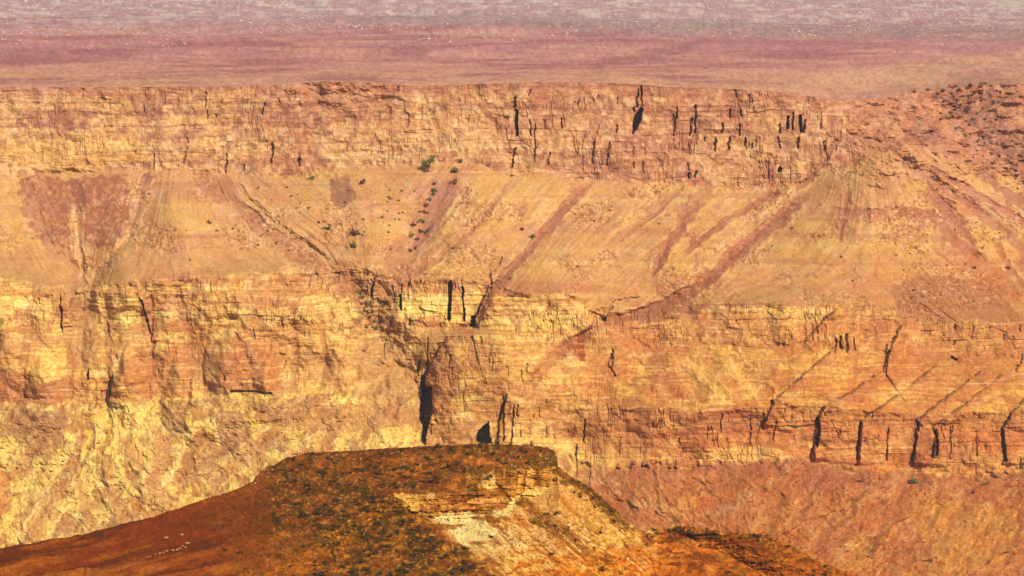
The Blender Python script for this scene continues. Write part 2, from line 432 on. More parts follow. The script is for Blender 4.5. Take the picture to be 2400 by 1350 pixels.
def edge(poly, h, wid, fade=14):
    """rock to the right of the line stands proud by h metres, falling off over wid px"""
    n = len(poly); poly = [(x, y) for x, y in poly]
    sl, D, S, T = poly_dist(U, V, poly, wid + 20)
    vert = (.22 + .78 * poly_dist.vert ** 4)
    jag = (fbm(U[sl] / 9, V[sl] / 9, 3, 130) - .5) * 9
    sd_ = D * S + jag * .6
    pr = ss(sd_, -1.2, 1.2) * np.clip(1 - D / wid, 0, 1) ** 1.2 * ss(T, 0, .05) * ss(1 - T, 0, .05)
    dY[sl] -= h * vert * pr * (.7 + .6 * fbm(U[sl] / 14, V[sl] / 14, 2, 131))
    # the joint behind the step, and the flank's shade painted as a brown band beside it
    dY[sl] += (1.2 + 3.5 * vert) * np.clip(1.5 - np.abs(sd_ + 1.6) / 1.3, 0, 1) * (D < 12) * ss(T, 0, .05) * ss(1 - T, 0, .05) * ss(fbm(U[sl] / 16, V[sl] / 16, 2, 132), .36, .5)
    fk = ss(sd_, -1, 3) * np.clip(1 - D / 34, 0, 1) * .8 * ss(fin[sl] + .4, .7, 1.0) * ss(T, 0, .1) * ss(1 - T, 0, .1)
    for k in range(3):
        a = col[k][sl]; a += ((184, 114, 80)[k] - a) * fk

def cleft(poly, depth, wobble=2.5):
    sl, ins = in_poly(U, V, poly, wobble, 9)
    dY[sl] += np.where(ins, depth, 0)

def crack(poly, width, depth):
    sl, D, S, T = poly_dist(U, V, poly, width + 12)
    jag = (vn(U[sl] * 0 + 9.3, V[sl] / 5.0, 140) - .5) * 3
    D2 = np.abs(D * S + jag)
    wd = width * (.55 + .9 * vn(V[sl] * 0 + poly[0][0], V[sl] / 8.0, 141))
    dY[sl] += depth * np.clip(1.7 - D2 / (wd * .5), 0, 1) * (D < width * 2 + 4) * ss(T, -.01, .04) * ss(1 - T, -.01, .04)

def patch(poly, c, m=.85, wobble=10, sc=16, speck=.5, seed=0):
    sl, ins = in_poly(U, V, poly, wobble, sc, seed)
    mk = ins * m * (1 - speck * ss(fbm(U[sl] / 7, V[sl] / 6, 3, 150 + seed), .52, .66))
    for k in range(3):
        a = col[k][sl]; a += (c[k] - a) * mk

RED, MAUVE, DARK = (162, 94, 76), (158, 102, 86), (128, 78, 66)
# funnel basin at far left
sl, D, S, T = poly_dist(U, V, [(195, 440), (192, 640)], 170)
dY[sl] += 10 * ss(1 - D / (165 - 90 * T), 0, 1) * ss(V[sl], 400, 500) * z_tal[sl]
patch([(48, 418), (110, 412), (190, 430), (200, 470), (160, 500), (165, 585), (110, 575), (62, 520), (45, 470)], RED, .85, 11, 13, .5, 1)
patch([(160, 418), (300, 408), (305, 470), (300, 520), (262, 585), (215, 580), (185, 530), (180, 480)], RED, .82, 12, 13, .65, 2)
patch([(338, 408), (362, 405), (322, 500), (300, 548), (268, 580), (262, 560), (310, 480)], MAUVE, .85, 7, 12, .35, 3)
gully([(60, 430), (110, 570), (180, 640), (196, 720), (192, 860)], 16, 34, 2, 5, (190, 132, 98), .6)
gully([(345, 415), (300, 560), (220, 645), (200, 700)], 12, 20, 2, 4, (214, 160, 112), .6)
gully([(178, 470), (185, 590), (195, 690)], 8, 10, 2, 5, (222, 172, 124), .6)
# left spur and big V gully
gully([(445, 402), (530, 450), (640, 535), (690, 575), (760, 615), (850, 695), (875, 750)], 26, 30, 3, 3, (180, 116, 88), .7)
gully([(545, 430), (600, 480), (700, 560), (790, 625)], 10, 12, 3, 4, (222, 170, 118), .7)
gully([(1068, 400), (1010, 480), (985, 560), (940, 620), (900, 690), (875, 760)], 44, 36, 3, 3, (182, 122, 94), .7)
gully([(875, 735), (880, 800), (905, 900), (960, 1000)], 50, 70, 3, 3, (194, 140, 98), .5)
gully([(1390, 412), (1320, 490), (1210, 615), (1150, 680), (1108, 765)], 12, 12, 6, 10, (186, 120, 92), .8)
gully([(1180, 440), (1120, 520), (1020, 610), (950, 640)], 10, 10, 4, 4, (190, 126, 94), .6)
gully([(1090, 450), (1010, 560), (960, 610)], 8, 8, 3, 3, (224, 176, 120), .6)
gully([(1108, 770), (1050, 800), (1010, 850), (990, 900)], 16, 16, 6, 8, (196, 128, 90), .7)
gully([(1905, 440), (1800, 530), (1690, 620), (1590, 700), (1480, 738), (1418, 752)], 18, 16, 4, 5, (172, 102, 80), .85)
gully([(1880, 430), (1760, 530), (1660, 600)], 7, 7, 2, 3, (228, 178, 124), .65)
gully([(1640, 455), (1580, 540), (1525, 640)], 20, 10, 6, 6, (174, 106, 84), .75)
gully([(1840, 440), (1720, 500), (1600, 590)], 9, 8, 4, 4, (180, 112, 86), .7)
gully([(1545, 440), (1480, 500), (1430, 555)], 9, 9, 3, 3, (232, 182, 116), .7)
gully([(1600, 440), (1530, 500), (1450, 560)], 6, 6, 3, 3, (184, 116, 88), .6)
gully([(1420, 755), (1340, 800), (1280, 850), (1240, 900)], 14, 14, 7, 6, (190, 120, 84), .6)
gully([(2170, 430), (2250, 520), (2290, 600)], 26, 12, 3, 3, (168, 100, 80), .85)
gully([(2080, 490), (2180, 500), (2270, 590), (2300, 605)], 14, 10, 2, 3, (176, 106, 82), .8)
gully([(1985, 440), (1975, 500), (1960, 560)], 10, 8, 3, 3, (178, 106, 82), .7)
gully([(1940, 490), (2020, 490), (2080, 495)], 10, 10, 2, 2, (182, 112, 86), .7)
gully([(2100, 360), (2230, 450), (2400, 580), (2500, 650)], 14, 16, 3, 4, (182, 116, 92), .7)
gully([(2160, 380), (2300, 460), (2400, 520), (2500, 580)], 8, 10, 3, 4, (186, 120, 96), .7)
gully([(2280, 400), (2370, 455), (2500, 540)], 12, 14, 5, 6, (164, 104, 88), .7)
gully([(2330, 560), (2360, 620), (2400, 680)], 9, 9, 3, 3, (176, 104, 74), .7)
gully([(1960, 330), (1900, 420), (1860, 440)], 9, 9, 4, 3, (184, 118, 92), .6)
gully([(575, 735), (640, 780), (760, 860), (800, 910)], 18, 20, 1, 1, (202, 138, 92), .6)
gully([(520, 880), (535, 830), (590, 800), (640, 815), (665, 870)], 14, 14, -3, -3, (190, 114, 80), .4)
for pl, c_ in [([(150, 665), (235, 660), (218, 740), (240, 860), (170, 870), (185, 740)], (192, 140, 96)),
               ([(820, 610), (925, 640), (900, 720), (930, 860), (960, 960), (860, 900), (840, 700)], (196, 144, 98)),
               ([(560, 735), (600, 740), (800, 870), (830, 920), (740, 880), (620, 790)], (212, 156, 96))]:
    patch(pl, c_, .75, 10, 18, .45, 51)
for pl in ([(1555, 835), (1600, 880), (1660, 940)], [(1640, 815), (1690, 870), (1740, 930)], [(1710, 815), (1760, 870), (1800, 935)], [(1500, 800), (1540, 850), (1600, 930)]):
    gully(pl, 16, 20, 2, 2, (180, 108, 70), .7)
for pl in ([(1590, 830), (1650, 890), (1700, 945)], [(1675, 815), (1730, 870), (1770, 930)]):
    gully(pl, 10, 12, -1, -1, (242, 194, 112), .75)
for pl in ([(2400, 700), (2300, 640), (2250, 600)], [(1300, 1130), (1420, 1170), (1560, 1240)], [(1890, 1090), (1800, 1170), (1690, 1245)], [(2180, 1110), (2060, 1200), (1900, 1290)], [(2330, 1120), (2200, 1230), (2080, 1330)]):
    gully(pl, 26, 34, 4, 5, (184, 106, 72), .5)
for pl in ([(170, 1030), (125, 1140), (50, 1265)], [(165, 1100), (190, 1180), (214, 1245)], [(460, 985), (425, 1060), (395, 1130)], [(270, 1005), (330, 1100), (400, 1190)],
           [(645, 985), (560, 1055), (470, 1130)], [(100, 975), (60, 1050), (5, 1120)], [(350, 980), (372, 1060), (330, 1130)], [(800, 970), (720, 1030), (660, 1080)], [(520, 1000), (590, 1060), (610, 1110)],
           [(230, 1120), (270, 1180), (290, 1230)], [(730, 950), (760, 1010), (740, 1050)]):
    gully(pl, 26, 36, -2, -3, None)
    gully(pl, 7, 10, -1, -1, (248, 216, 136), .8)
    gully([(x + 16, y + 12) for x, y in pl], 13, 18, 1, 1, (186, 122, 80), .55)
gully([(872, 690), (892, 770), (935, 860), (985, 930)], 70, 60, 9, 10, (200, 148, 100), .55, lev=False)
for pl in ([(432, 690), (455, 800), (448, 935)], [(690, 690), (702, 800), (690, 925)], [(500, 765), (478, 850), (492, 935)], [(250, 700), (262, 800), (255, 940)],
           [(362, 690), (368, 800), (350, 940)], [(80, 720), (70, 830), (60, 940)], [(160, 760), (172, 860), (165, 945)], [(600, 900), (590, 830), (560, 780)], [(760, 760), (770, 850), (800, 925)]):
    gully(pl, 36, 44, 3, 4.5, None, 0, lev=False)
    gully([(x - 4, y) for x, y in pl], 8, 10, 1, 2, (176, 112, 76), .5, lev=False)
# bigger rubble areas, with the terrace shade painted in
patch([(768, 420), (820, 408), (832, 460), (805, 490), (775, 470)], DARK, .7, 10, 12, .5, 4)
patch([(1010, 440), (1055, 420), (1075, 440), (1040, 520), (1010, 560), (955, 612), (975, 560), (1000, 500)], (166, 108, 92), .75, 8, 12, .4, 5)
patch([(2170, 222), (2240, 206), (2330, 204), (2370, 235), (2330, 270), (2260, 265), (2200, 245)], (140, 92, 80), .7, 18, 16, .8, 6)
patch([(2230, 250), (2330, 260), (2400, 320), (2420, 430), (2330, 370), (2280, 300)], (138, 90, 80), .7, 16, 14, .75, 7)
patch([(2130, 300), (2200, 290), (2210, 330), (2160, 340)], (140, 90, 82), .6, 10, 12, .5, 8)
patch([(1130, 662), (1230, 650), (1420, 665), (1390, 676), (1160, 690)], (190, 120, 90), .7, 6, 20, .2, 9)
patch([(395, 640), (450, 630), (455, 655), (400, 655)], (168, 104, 84), .6, 5, 12, .1, 10)
patch([(1480, 735), (1600, 712), (1800, 704), (1850, 706), (1700, 724), (1500, 758)], (164, 100, 76), .85, 5, 18, .1, 11)  # brown terrace, its shade painted into the colour
patch([(2080, 660), (2180, 640), (2300, 660), (2400, 735), (2400, 755), (2100, 745)], (172, 110, 82), .8, 12, 30, .25, 12)  # right end of the terrace, shade again put into the brown
patch([(1640, 715), (1850, 712), (1945, 712), (1915, 745), (1830, 730)], (244, 200, 122), .8, 5, 14, .35, 13)
patch([(1295, 835), (1335, 795), (1368, 790), (1372, 845), (1355, 840), (1330, 815)], (190, 104, 68), .8, 4, 10, .1, 14)
patch([(1350, 790), (1366, 790), (1372, 845), (1360, 845)], (160, 72, 50), .8, 3, 10, .0, 15)
patch([(920, 690), (1050, 690), (1060, 735), (940, 745)], (252, 218, 128), .9, 6, 16, .1, 16)
patch([(1065, 690), (1140, 680), (1110, 745), (1090, 750)], (246, 206, 124), .8, 5, 16, .2, 17)
patch([(540, 690), (620, 668), (620, 720), (545, 715)], (196, 132, 94), .7, 3, 14, .25, 18)
patch([(330, 700), (365, 680), (370, 800), (340, 790)], (188, 118, 88), .75, 5, 14, .25, 19)
patch([(370, 690), (460, 690), (465, 720), (380, 730)], (190, 122, 88), .6, 6, 14, .3, 20)
patch([(0, 860), (120, 880), (160, 910), (150, 945), (0, 945)], (188, 112, 80), .75, 6, 18, .25, 21)
patch([(60, 890), (150, 880), (165, 905), (90, 930)], (184, 118, 86), .6, 6, 18, .25, 22)
patch([(280, 840), (440, 800), (455, 930), (340, 935), (290, 900)], (198, 122, 80), .7, 8, 22, .4, 23)
patch([(515, 880), (530, 830), (600, 805), (650, 830), (670, 900), (600, 915), (530, 905)], (190, 114, 78), .7, 6, 18, .35, 24)
patch([(90, 825), (160, 815), (155, 885), (75, 895)], (246, 204, 112), .75, 5, 18, .25, 25)
patch([(0, 960), (90, 955), (160, 960), (150, 1040), (110, 1080), (60, 1060), (20, 1000)], (166, 116, 86), .7, 14, 26, .6, 26)
patch([(510, 960), (570, 955), (590, 1010), (550, 1060), (520, 1050)], (168, 112, 88), .75, 10, 22, .5, 27)
patch([(560, 960), (800, 945), (930, 945), (960, 990), (860, 1010), (700, 1000)], (190, 128, 88), .65, 12, 26, .6, 28)
patch([(430, 1060), (500, 1010), (510, 1100), (460, 1140), (430, 1120)], (170, 112, 80), .65, 14, 22, .6, 29)
patch([(240, 1050), (270, 1060), (275, 1120), (225, 1100)], (180, 118, 78), .6, 10, 20, .6, 30)
patch([(0, 1100), (20, 1110), (30, 1190), (0, 1210)], (196, 116, 70), .7, 6, 20, .3, 31)
patch([(310, 1150), (350, 1180), (345, 1200), (310, 1190)], (180, 100, 62), .7, 8, 14, .5, 32)
patch([(170, 1075), (210, 1080), (140, 1150), (90, 1240), (60, 1250), (100, 1160)], (204, 148, 96), .6, 8, 20, .5, 33)
patch([(1010, 830), (1060, 790), (1075, 870), (1050, 960), (1015, 960)], (200, 128, 92), .7, 8, 18, .3, 34)
patch([(1100, 950), (1180, 900), (1190, 960), (1110, 985)], (206, 130, 86), .6, 8, 18, .3, 35)
patch([(1000, 990), (1130, 985), (1110, 1045), (990, 1045)], (202, 140, 104), .7, 5, 18, .2, 36)
patch([(1560, 965), (1700, 960), (1780, 960), (1760, 1010), (1600, 1020)], (182, 102, 76), .6, 8, 22, .4, 37)
patch([(1620, 1055), (1780, 1045), (1840, 1055), (1760, 1085), (1640, 1085)], (250, 204, 124), .8, 5, 18, .2, 38)
patch([(1560, 830), (1680, 800), (1780, 850), (1800, 930), (1620, 930)], (226, 176, 100), .55, 10, 24, .4, 39)
patch([(1880, 1080), (2000, 1080), (2050, 1110), (2030, 1130), (1870, 1150)], (176, 104, 80), .6, 6, 20, .2, 40)
patch([(2140, 1000), (2180, 1010), (2180, 1090), (2130, 1095)], (160, 92, 72), .6, 5, 14, .3, 41)
patch([(2160, 1180), (2300, 1170), (2380, 1200), (2350, 1330), (2230, 1340), (2140, 1240)], (220, 160, 80), .6, 16, 30, .6, 42)
patch([(1650, 1080), (1830, 1080), (1870, 1090), (1760, 1110), (1640, 1100)], (182, 110, 84), .6, 5, 18, .2, 43)
patch([(1420, 770), (1480, 752), (1500, 800), (1530, 830), (1450, 840)], (198, 118, 80), .6, 6, 18, .3, 44)
patch([(100, 222), (270, 228), (265, 262), (120, 250)], (232, 182, 120), .6, 6, 16, .4, 45)
patch([(300, 220), (385, 215), (380, 280), (320, 290)], (168, 108, 90), .6, 6, 12, .4, 46)
patch([(0, 350), (60, 340), (180, 310), (330, 330), (360, 370), (200, 400), (0, 380)], (230, 178, 96), .7, 10, 26, .45, 47)
patch([(880, 280), (1090, 275), (1100, 305), (960, 318), (880, 300)], (214, 146, 92), .6, 6, 18, .3, 48)
patch([(1040, 250), (1130, 255), (1180, 330), (1120, 330), (1050, 290)], (236, 188, 124), .6, 6, 16, .4, 49)
# proud buttress edges: the sunless sides face left
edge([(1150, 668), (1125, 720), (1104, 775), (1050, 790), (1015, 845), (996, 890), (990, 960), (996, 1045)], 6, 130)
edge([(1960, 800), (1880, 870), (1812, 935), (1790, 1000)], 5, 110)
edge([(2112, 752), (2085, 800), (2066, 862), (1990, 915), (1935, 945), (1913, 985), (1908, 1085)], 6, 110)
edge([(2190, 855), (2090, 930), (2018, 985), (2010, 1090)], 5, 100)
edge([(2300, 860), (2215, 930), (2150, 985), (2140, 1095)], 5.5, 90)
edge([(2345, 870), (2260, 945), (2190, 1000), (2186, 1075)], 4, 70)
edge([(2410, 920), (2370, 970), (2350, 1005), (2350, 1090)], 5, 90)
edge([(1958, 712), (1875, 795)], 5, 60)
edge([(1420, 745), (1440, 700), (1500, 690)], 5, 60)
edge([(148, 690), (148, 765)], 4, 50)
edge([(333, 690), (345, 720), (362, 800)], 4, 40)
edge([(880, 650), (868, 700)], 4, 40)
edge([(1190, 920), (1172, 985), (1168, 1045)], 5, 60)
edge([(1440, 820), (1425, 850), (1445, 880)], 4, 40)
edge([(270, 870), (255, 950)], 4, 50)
# dark clefts
cleft([(985, 884), (994, 882), (996, 912), (1011, 905), (1013, 968), (1004, 1000), (998, 1046), (984, 1046), (991, 1002), (982, 990), (985, 940)], 26)
cleft([(1116, 1018), (1130, 1000), (1146, 988), (1151, 1046), (1113, 1046)], 24)
cleft([(1499, 250), (1507, 254), (1504, 284), (1495, 300), (1481, 316), (1483, 296), (1489, 272)], 18, 1.5)
cleft([(1050, 660), (1058, 656), (1058, 700), (1056, 750), (1049, 750), (1050, 705)], 18, 1)
cleft([(1080, 668), (1086, 672), (1088, 752), (1083, 752), (1084, 710)], 14, 1)
cleft([(1103, 742), (1113, 740), (1112, 772), (1098, 773)], 18, 1)
cleft([(934, 688), (940, 690), (943, 727), (937, 727)], 14, 1)
cleft([(1413, 755), (1420, 742), (1424, 746), (1419, 757)], 10, 1)
cleft([(203, 880), (208, 865), (211, 885), (206, 892)], 10, 1)
cleft([(1207, 256), (1213, 258), (1214, 320), (1208, 318)], 16, 1)
cleft([(1871, 270), (1880, 268), (1879, 312), (1873, 312)], 14, 1)
cleft([(1845, 270), (1850, 270), (1849, 302), (1843, 302)], 12, 1)
cleft([(1912, 980), (1920, 978), (1919, 1040), (1913, 1050)], 14, 2)
cleft([(2148, 985), (2154, 985), (2154, 1004), (2150, 1010)], 9, 2)
cleft([(2190, 1005), (2196, 1003), (2196, 1065), (2190, 1068)], 10, 1.5)
cleft([(2347, 1005), (2353, 1003), (2356, 1080), (2350, 1080)], 10, 1.5)
cleft([(2226, 830), (2240, 838), (2236, 842), (2224, 836)], 10, 1)
cleft([(1824, 400), (1830, 390), (1836, 394), (1833, 402), (1826, 405)], 10, 1)
for cx, cy, ln, wd, dp in [(1210, 225, 28, 4, 10), (1207, 345, 50, 4, 9), (1497, 208, 45, 3.5, 9), (1504, 200, 55, 3.5, 9), (1630, 245, 70, 4, 9),
        (1622, 275, 45, 4, 9), (1695, 288, 24, 4, 8), (1712, 255, 22, 4, 8), (1736, 255, 18, 4, 8), (1733, 290, 30, 4, 8), (1678, 322, 34, 5, 9),
        (1712, 322, 30, 5, 9), (1748, 322, 22, 4, 8), (1826, 320, 28, 4, 9), (1830, 290, 24, 4, 8), (1860, 262, 44, 4, 10), (1889, 280, 32, 4, 10),
        (1873, 320, 30, 5, 10), (1932, 330, 24, 4, 8), (1615, 405, 14, 5, 8), (1633, 400, 16, 5, 8), (1586, 250, 70, 4, 8), (1242, 280, 40, 3, 7),
        (1255, 290, 90, 3, 6), (1290, 355, 30, 3, 6), (1395, 325, 60, 4, 6), (1430, 330, 60, 3, 6), (637, 335, 50, 6, 8), (703, 370, 20, 6, 7),
        (620, 240, 30, 4, 7), (532, 360, 48, 4, 7), (436, 355, 30, 3, 6), (360, 360, 40, 3, 6), (480, 215, 40, 4, 5), (920, 668, 34, 3, 6),
        (958, 660, 40, 3, 6), (945, 665, 30, 3, 6), (1150, 640, 30, 4, 7), (1178, 600, 20, 3, 5), (870, 655, 45, 3, 6), (148, 720, 60, 3, 7),
        (362, 745, 42, 3, 7), (1002, 790, 70, 3.5, 7), (985, 845, 40, 5, 9), (900, 810, 40, 3, 6), (1057, 830, 30, 3, 6), (1180, 925, 110, 4, 9),
        (1205, 945, 95, 3.5, 8), (1215, 945, 30, 3, 6), (1370, 980, 60, 4, 8), (1353, 1040, 75, 4, 9), (1385, 1080, 50, 3, 7), (1435, 815, 50, 3, 7),
        (1955, 790, 30, 4, 9), (1965, 780, 36, 5, 10), (1980, 775, 46, 6, 10), (1998, 785, 30, 3, 7), (2070, 800, 70, 5, 8), (2016, 985, 40, 7, 9),
        (2012, 1030, 45, 6, 8), (2008, 1060, 30, 4, 7), (1806, 935, 14, 7, 9), (1788, 965, 40, 4, 7), (2380, 850, 18, 5, 8), (2390, 825, 25, 4, 7),
        (1690, 965, 50, 4, 6), (1820, 985, 50, 3, 6), (1760, 980, 30, 3, 5), (2080, 1000, 80, 3, 6), (2230, 1000, 80, 3, 5), (2290, 1010, 60, 3, 5),
        (258, 880, 70, 3, 6), (1905, 1050, 30, 4, 7)]:
    pts = []; x = cx
    for k in range(5):
        pts.append((x, cy + ln * k / 4.0)); x += random.uniform(-2.2, 2.2) - .6
    crack(pts, wd * .72, dp * .5)
def rand_cracks(n, u0, u1, r0, r1, lmin, lmax, wd, dp):
    for _ in range(n):
        cx = random.uniform(u0, u1); a = np.interp(cx, ucol, r0); b = np.interp(cx, ucol, r1)
        ln = random.uniform(lmin, lmax); cy = random.uniform(a, max(a + 1, b - ln)); pts = []; x = cx
        for k in range(4):
            pts.append((x, cy + ln * k / 3.0)); x += random.uniform(-2, 1.5)
        crack(pts, wd * random.uniform(.7, 1.2), dp * random.uniform(.5, 1.1))
rand_cracks(26, 1240, 1950, rim, cb1, 8, 30, 2.4, 3.0)
rand_cracks(14, 300, 1200, rim, cb1, 8, 22, 2.4, 2.6)
rand_cracks(9, 900, 1160, ben, m1, 10, 26, 2.4, 3)
rand_cracks(18, 1340, 2420, m2, cb2, 10, 36, 2.4, 2.4)
rand_cracks(18, 1010, 1300, m2, cb2, 12, 36, 2.4, 2.2)
rand_cracks(14, 0, 900, ben, cb2, 10, 26, 2.4, 2.6)
rand_cracks(9, 1850, 2400, ben, m1, 8, 20, 2.4, 3)
# horizontal undercut
sl, D, S, T = poly_dist(U, V, [(545, 911), (595, 910), (640, 912)], 20)
dY[sl] += 5 * (D < 2.6)

mixc(col, (178, 110, 72), cl * ss(.35 - fbm(U / 130, strat_w / 3.4, 3, 126), 0, .1) * .38)
mixc(col, (248, 214, 146), cl * ss(fbm(U / 90, strat_w / 3.2, 3, 127), .62, .74) * .5)
jl = np.maximum(ss(e1, .84, .96), ss(f1, .82, .96)) * ss(vn(U / 17, V / 13, 128), .4, .6) * rough
mixc(col, (146, 88, 62), np.clip(cliff + .06 * z_low, 0, 1) * jl * .5)
jl2 = np.maximum(ss(e2, .80, .98), ss(f2, .78, .98)) * ss(vn(U / 14, V / 10, 129), .52, .66)
mixc(col, (158, 98, 70), np.clip(cliff + .1 * z_low, 0, 1) * jl2 * .5)
mixc(col, (214, 156, 102), np.full(V.shape, .13))  # even tan blended over the wall, softening its contrast like haze
# value jitter: blotches and grain of the stone
jf = 1 - .55 * z_tal * (1 - rub)
jit = 1 + ((fin - .5) * .34 + (mic - .5) * .42) * jf
hue = (fbm(U / 26, V / 20, 3, 120) - .5)
for sc_, th, am in ((6, .70, .7), (9, .72, .6), (4.5, .74, .8)):          # loose dark blocks on the scree
    mixc(col, (150, 92, 62), z_tal * rub * ss(fbm(U / sc_, V / (sc_ * .8), 2, 121 + sc_), th, th + .07) * am)
mixc(col, (236, 190, 132), z_tal * rub * ss(fbm(U / 5, V / 4, 2, 125), .72, .8) * .7)
for k, g in enumerate((.02, .10, .22)):
    col[k] *= jit ** (.55 + .25 * k) * (1 - hue * g * 1.3)

Yw = Y + dY
Xw, Yw, Zw = unproj(U, V, Y)
Yw = Y + dY
Xw = Xw + (med - .5) * 3 * cliff
# the top row: let the last rows run to the plain's edge level
P = np.stack([Xw, Yw, Zw], -1)
WALL_TOP = P[0].copy()
# the upper beds are pinker and paler, the lower ones more golden, the right side more rust
tw = ss(V, 820, 330).ravel()[:, None]
rw = (ss(U, 1250, 1750) * ss(V, 650, 900)).ravel()[:, None]
colA = to_alb(col, (1, 1, 1)) * (np.array([[.91, .88, .66]]) * (1 - tw) + np.array([[.92, .90, .86]]) * tw) * (1 - rw * np.array([[.04, .12, .16]]))
WALL_TOP_COL = colA.reshape(NV, NU, 3)[0]
Q = quads(NV, NU)
vc = (V[:-1, :-1] + V[1:, :-1]) * .5
uc = U[:-1, :-1]
zone = np.zeros(vc.shape, int)
for a, r in enumerate([cb1, ben, m1, cb2]):
    zone = np.where(vc > r[None, :-1], a + 1, zone)
# zone 0 upper cliff, 1 talus, 2+3 middle cliff, 4 lower
zid = np.where(zone == 0, np.where(uc > 2035, 5, 0), np.where(zone == 1, 1, np.where(zone <= 3, 2, 3)))
bx = (zid == 2) & (uc > 985) & (uc < 1300) & (vc > 780)
zid = np.where(bx, 6, zid)
zid = np.where((zid == 3) & (uc > 1150), 7, zid)
zid = np.where((zid == 2) & (uc > 1340), 8, zid)
rock = new_mat('canyon_rock', grain=2.6, contrast=.20, bump=.3)
Pf = P.reshape(-1, 3)
for z, nm, lb, ct in [
        (0, 'upper_cliff', 'tall pale orange cliff with vertical cracks just below the plain', 'cliff'),
        (1, 'talus_slope', 'smooth tan scree slope with diagonal gullies between the two cliff bands', 'slope'),
        (2, 'middle_cliff', 'bright yellow banded cliff at the left below the scree slope', 'cliff'),
        (6, 'rock_buttress', 'reddish rock buttress with a black cleft rising behind the mesa top', 'rock face'),
        (8, 'stepped_cliff', 'stepped orange cliff with slanting ledges at the right of the canyon', 'cliff'),
        (3, 'lower_slope', 'pale yellow rubble slope at lower left behind the brown mesa', 'slope'),
        (7, 'lower_scree', 'orange brown rubble slope below the stepped cliff at lower right', 'slope'),
        (5, 'ravine_slope', 'dark rubble ravine slope at upper right under the plain', 'slope')]:
    grid_object(nm, Pf, colA, Q[zid == z], rock, lb, ct)

# ------------------------------------------------------------------ the plain beyond the rim
NP = 170
top_Y = WALL_TOP[:, 1]
inv0 = 1.0 / YR; inv1 = 1.0 / 20000.0
s_ = np.linspace(0, 1, NP)[:, None]
Yp = 1.0 / (inv0[None] + s_ * (inv1 - inv0[None]))
Up = np.broadcast_to(ucol, Yp.shape)
Xp = (Up - 1200) / F * Yp * math.sqrt(1 + TP * TP) * .995
z_rim = unproj(ucol, rim, YR)[2]
away = ss(Yp - YR[None], 0, 700)
zflat = -97.0
Zp = z_rim[None] + (zflat - z_rim[None]) * away
und = (fbm(Xp / 700 + Yp / 1500, Yp / 420, 4, 200) - .5)
Zp = Zp + und * 15 * ss(Yp - YR[None], 20, 900) * (1 + ss(Yp, 4000, 9000))
Zp += (fbm(Xp / 60, Yp / 60, 3, 201) - .5) * 1.6 * ss(Yp - YR[None], 0, 60)
k0 = np.clip(1 - (Yp - YR[None]) / 40.0, 0, 1)
Yp = Yp + k0 * (top_Y - YR)[None]
Zp[0] = WALL_TOP[:, 2]; Xp = Xp.copy(); Xp[0] = WALL_TOP[:, 0]
lY = np.log(Yp / 2400.0)
row_p = 100 + 0 * Yp
rowv = 97 * F / Yp - 100                     # rough photo row of a point on the flat plain
pc = [np.full(Yp.shape, x, float) for x in (200.0, 138.0, 114.0)]
RV = rowv + (Up - 1200) * .004
mixc(pc, (190, 126, 120), ss(rowv, 185, 110))  # mauve then lilac with distance: far haze painted into the gravel colour
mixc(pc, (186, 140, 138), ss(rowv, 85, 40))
str1 = fbm(Up / 260, (RV + .02 * Up) / 9, 4, 202); str2 = fbm(Up / 120, (RV - .012 * Up) / 6, 4, 203)
mixc(pc, (164, 100, 96), ss(str1, .52, .66) * .65 * ss(rowv, 20, 70))
mixc(pc, (218, 158, 128), ss(str2, .53, .66) * .5 * ss(rowv, 40, 90))
mixc(pc, (212, 156, 112), ss(rowv, 140, 205) * ss(fbm(Up / 180, RV / 12, 3, 211), .4, .6) * .7)
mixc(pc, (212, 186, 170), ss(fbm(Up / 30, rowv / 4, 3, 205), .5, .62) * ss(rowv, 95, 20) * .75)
def ppatch(poly, c, m, wobble=6, seed=0):
    u_, v_ = np.ascontiguousarray(Up), rowv
    mk = 0
    for j in range(5):                                   # soft edged: the gravel tones run into each other
        sl, ins = in_poly(u_, v_ + (fbm(u_ / 60, v_ / 8, 3, 430 + seed + j) - .5) * wobble * 3.4, [(x_, y_) for x_, y_ in poly], 12, 40, 400 + seed + j * 7)
        sl2 = (slice(None), slice(0, u_.shape[1])); full = np.zeros(u_.shape); full[sl] = ins; mk = mk + full / 5
    sl = sl2
    mk = mk * m * .8 * (.5 + .9 * vn(u_ / 25, v_ / 4, 420 + seed))
    for k in range(3):
        a = pc[k][sl]; a += (c[k] - a) * np.clip(mk, 0, 1)
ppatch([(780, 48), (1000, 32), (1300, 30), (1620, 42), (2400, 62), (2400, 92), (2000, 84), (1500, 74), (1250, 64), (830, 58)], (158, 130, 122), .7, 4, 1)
ppatch([(0, 126), (120, 114), (300, 108), (620, 95), (620, 100), (330, 118), (300, 140), (0, 152)], (160, 96, 96), .75, 4, 2)
ppatch([(1130, 165), (1260, 145), (1450, 128), (1640, 98), (1700, 92), (1560, 128), (1400, 150), (1200, 166)], (158, 94, 94), .75, 4, 3)
ppatch([(1300, 92), (1500, 84), (1720, 82), (1900, 88), (2150, 98), (2100, 110), (1900, 104), (1600, 96)], (162, 98, 98), .65, 4, 4)
ppatch([(0, 186), (300, 182), (660, 170), (660, 175), (350, 190), (0, 196)], (158, 98, 82), .65, 3, 5)
ppatch([(1350, 180), (1500, 164), (1660, 152), (1660, 156), (1500, 172)], (164, 104, 80), .7, 2, 6)
ppatch([(1900, 160), (2100, 140), (2400, 118), (2400, 150), (2160, 172), (1960, 196)], (220, 166, 122), .6, 8, 7)
ppatch([(850, 120), (1000, 114), (1010, 122), (860, 132)], (158, 96, 92), .6, 4, 8)
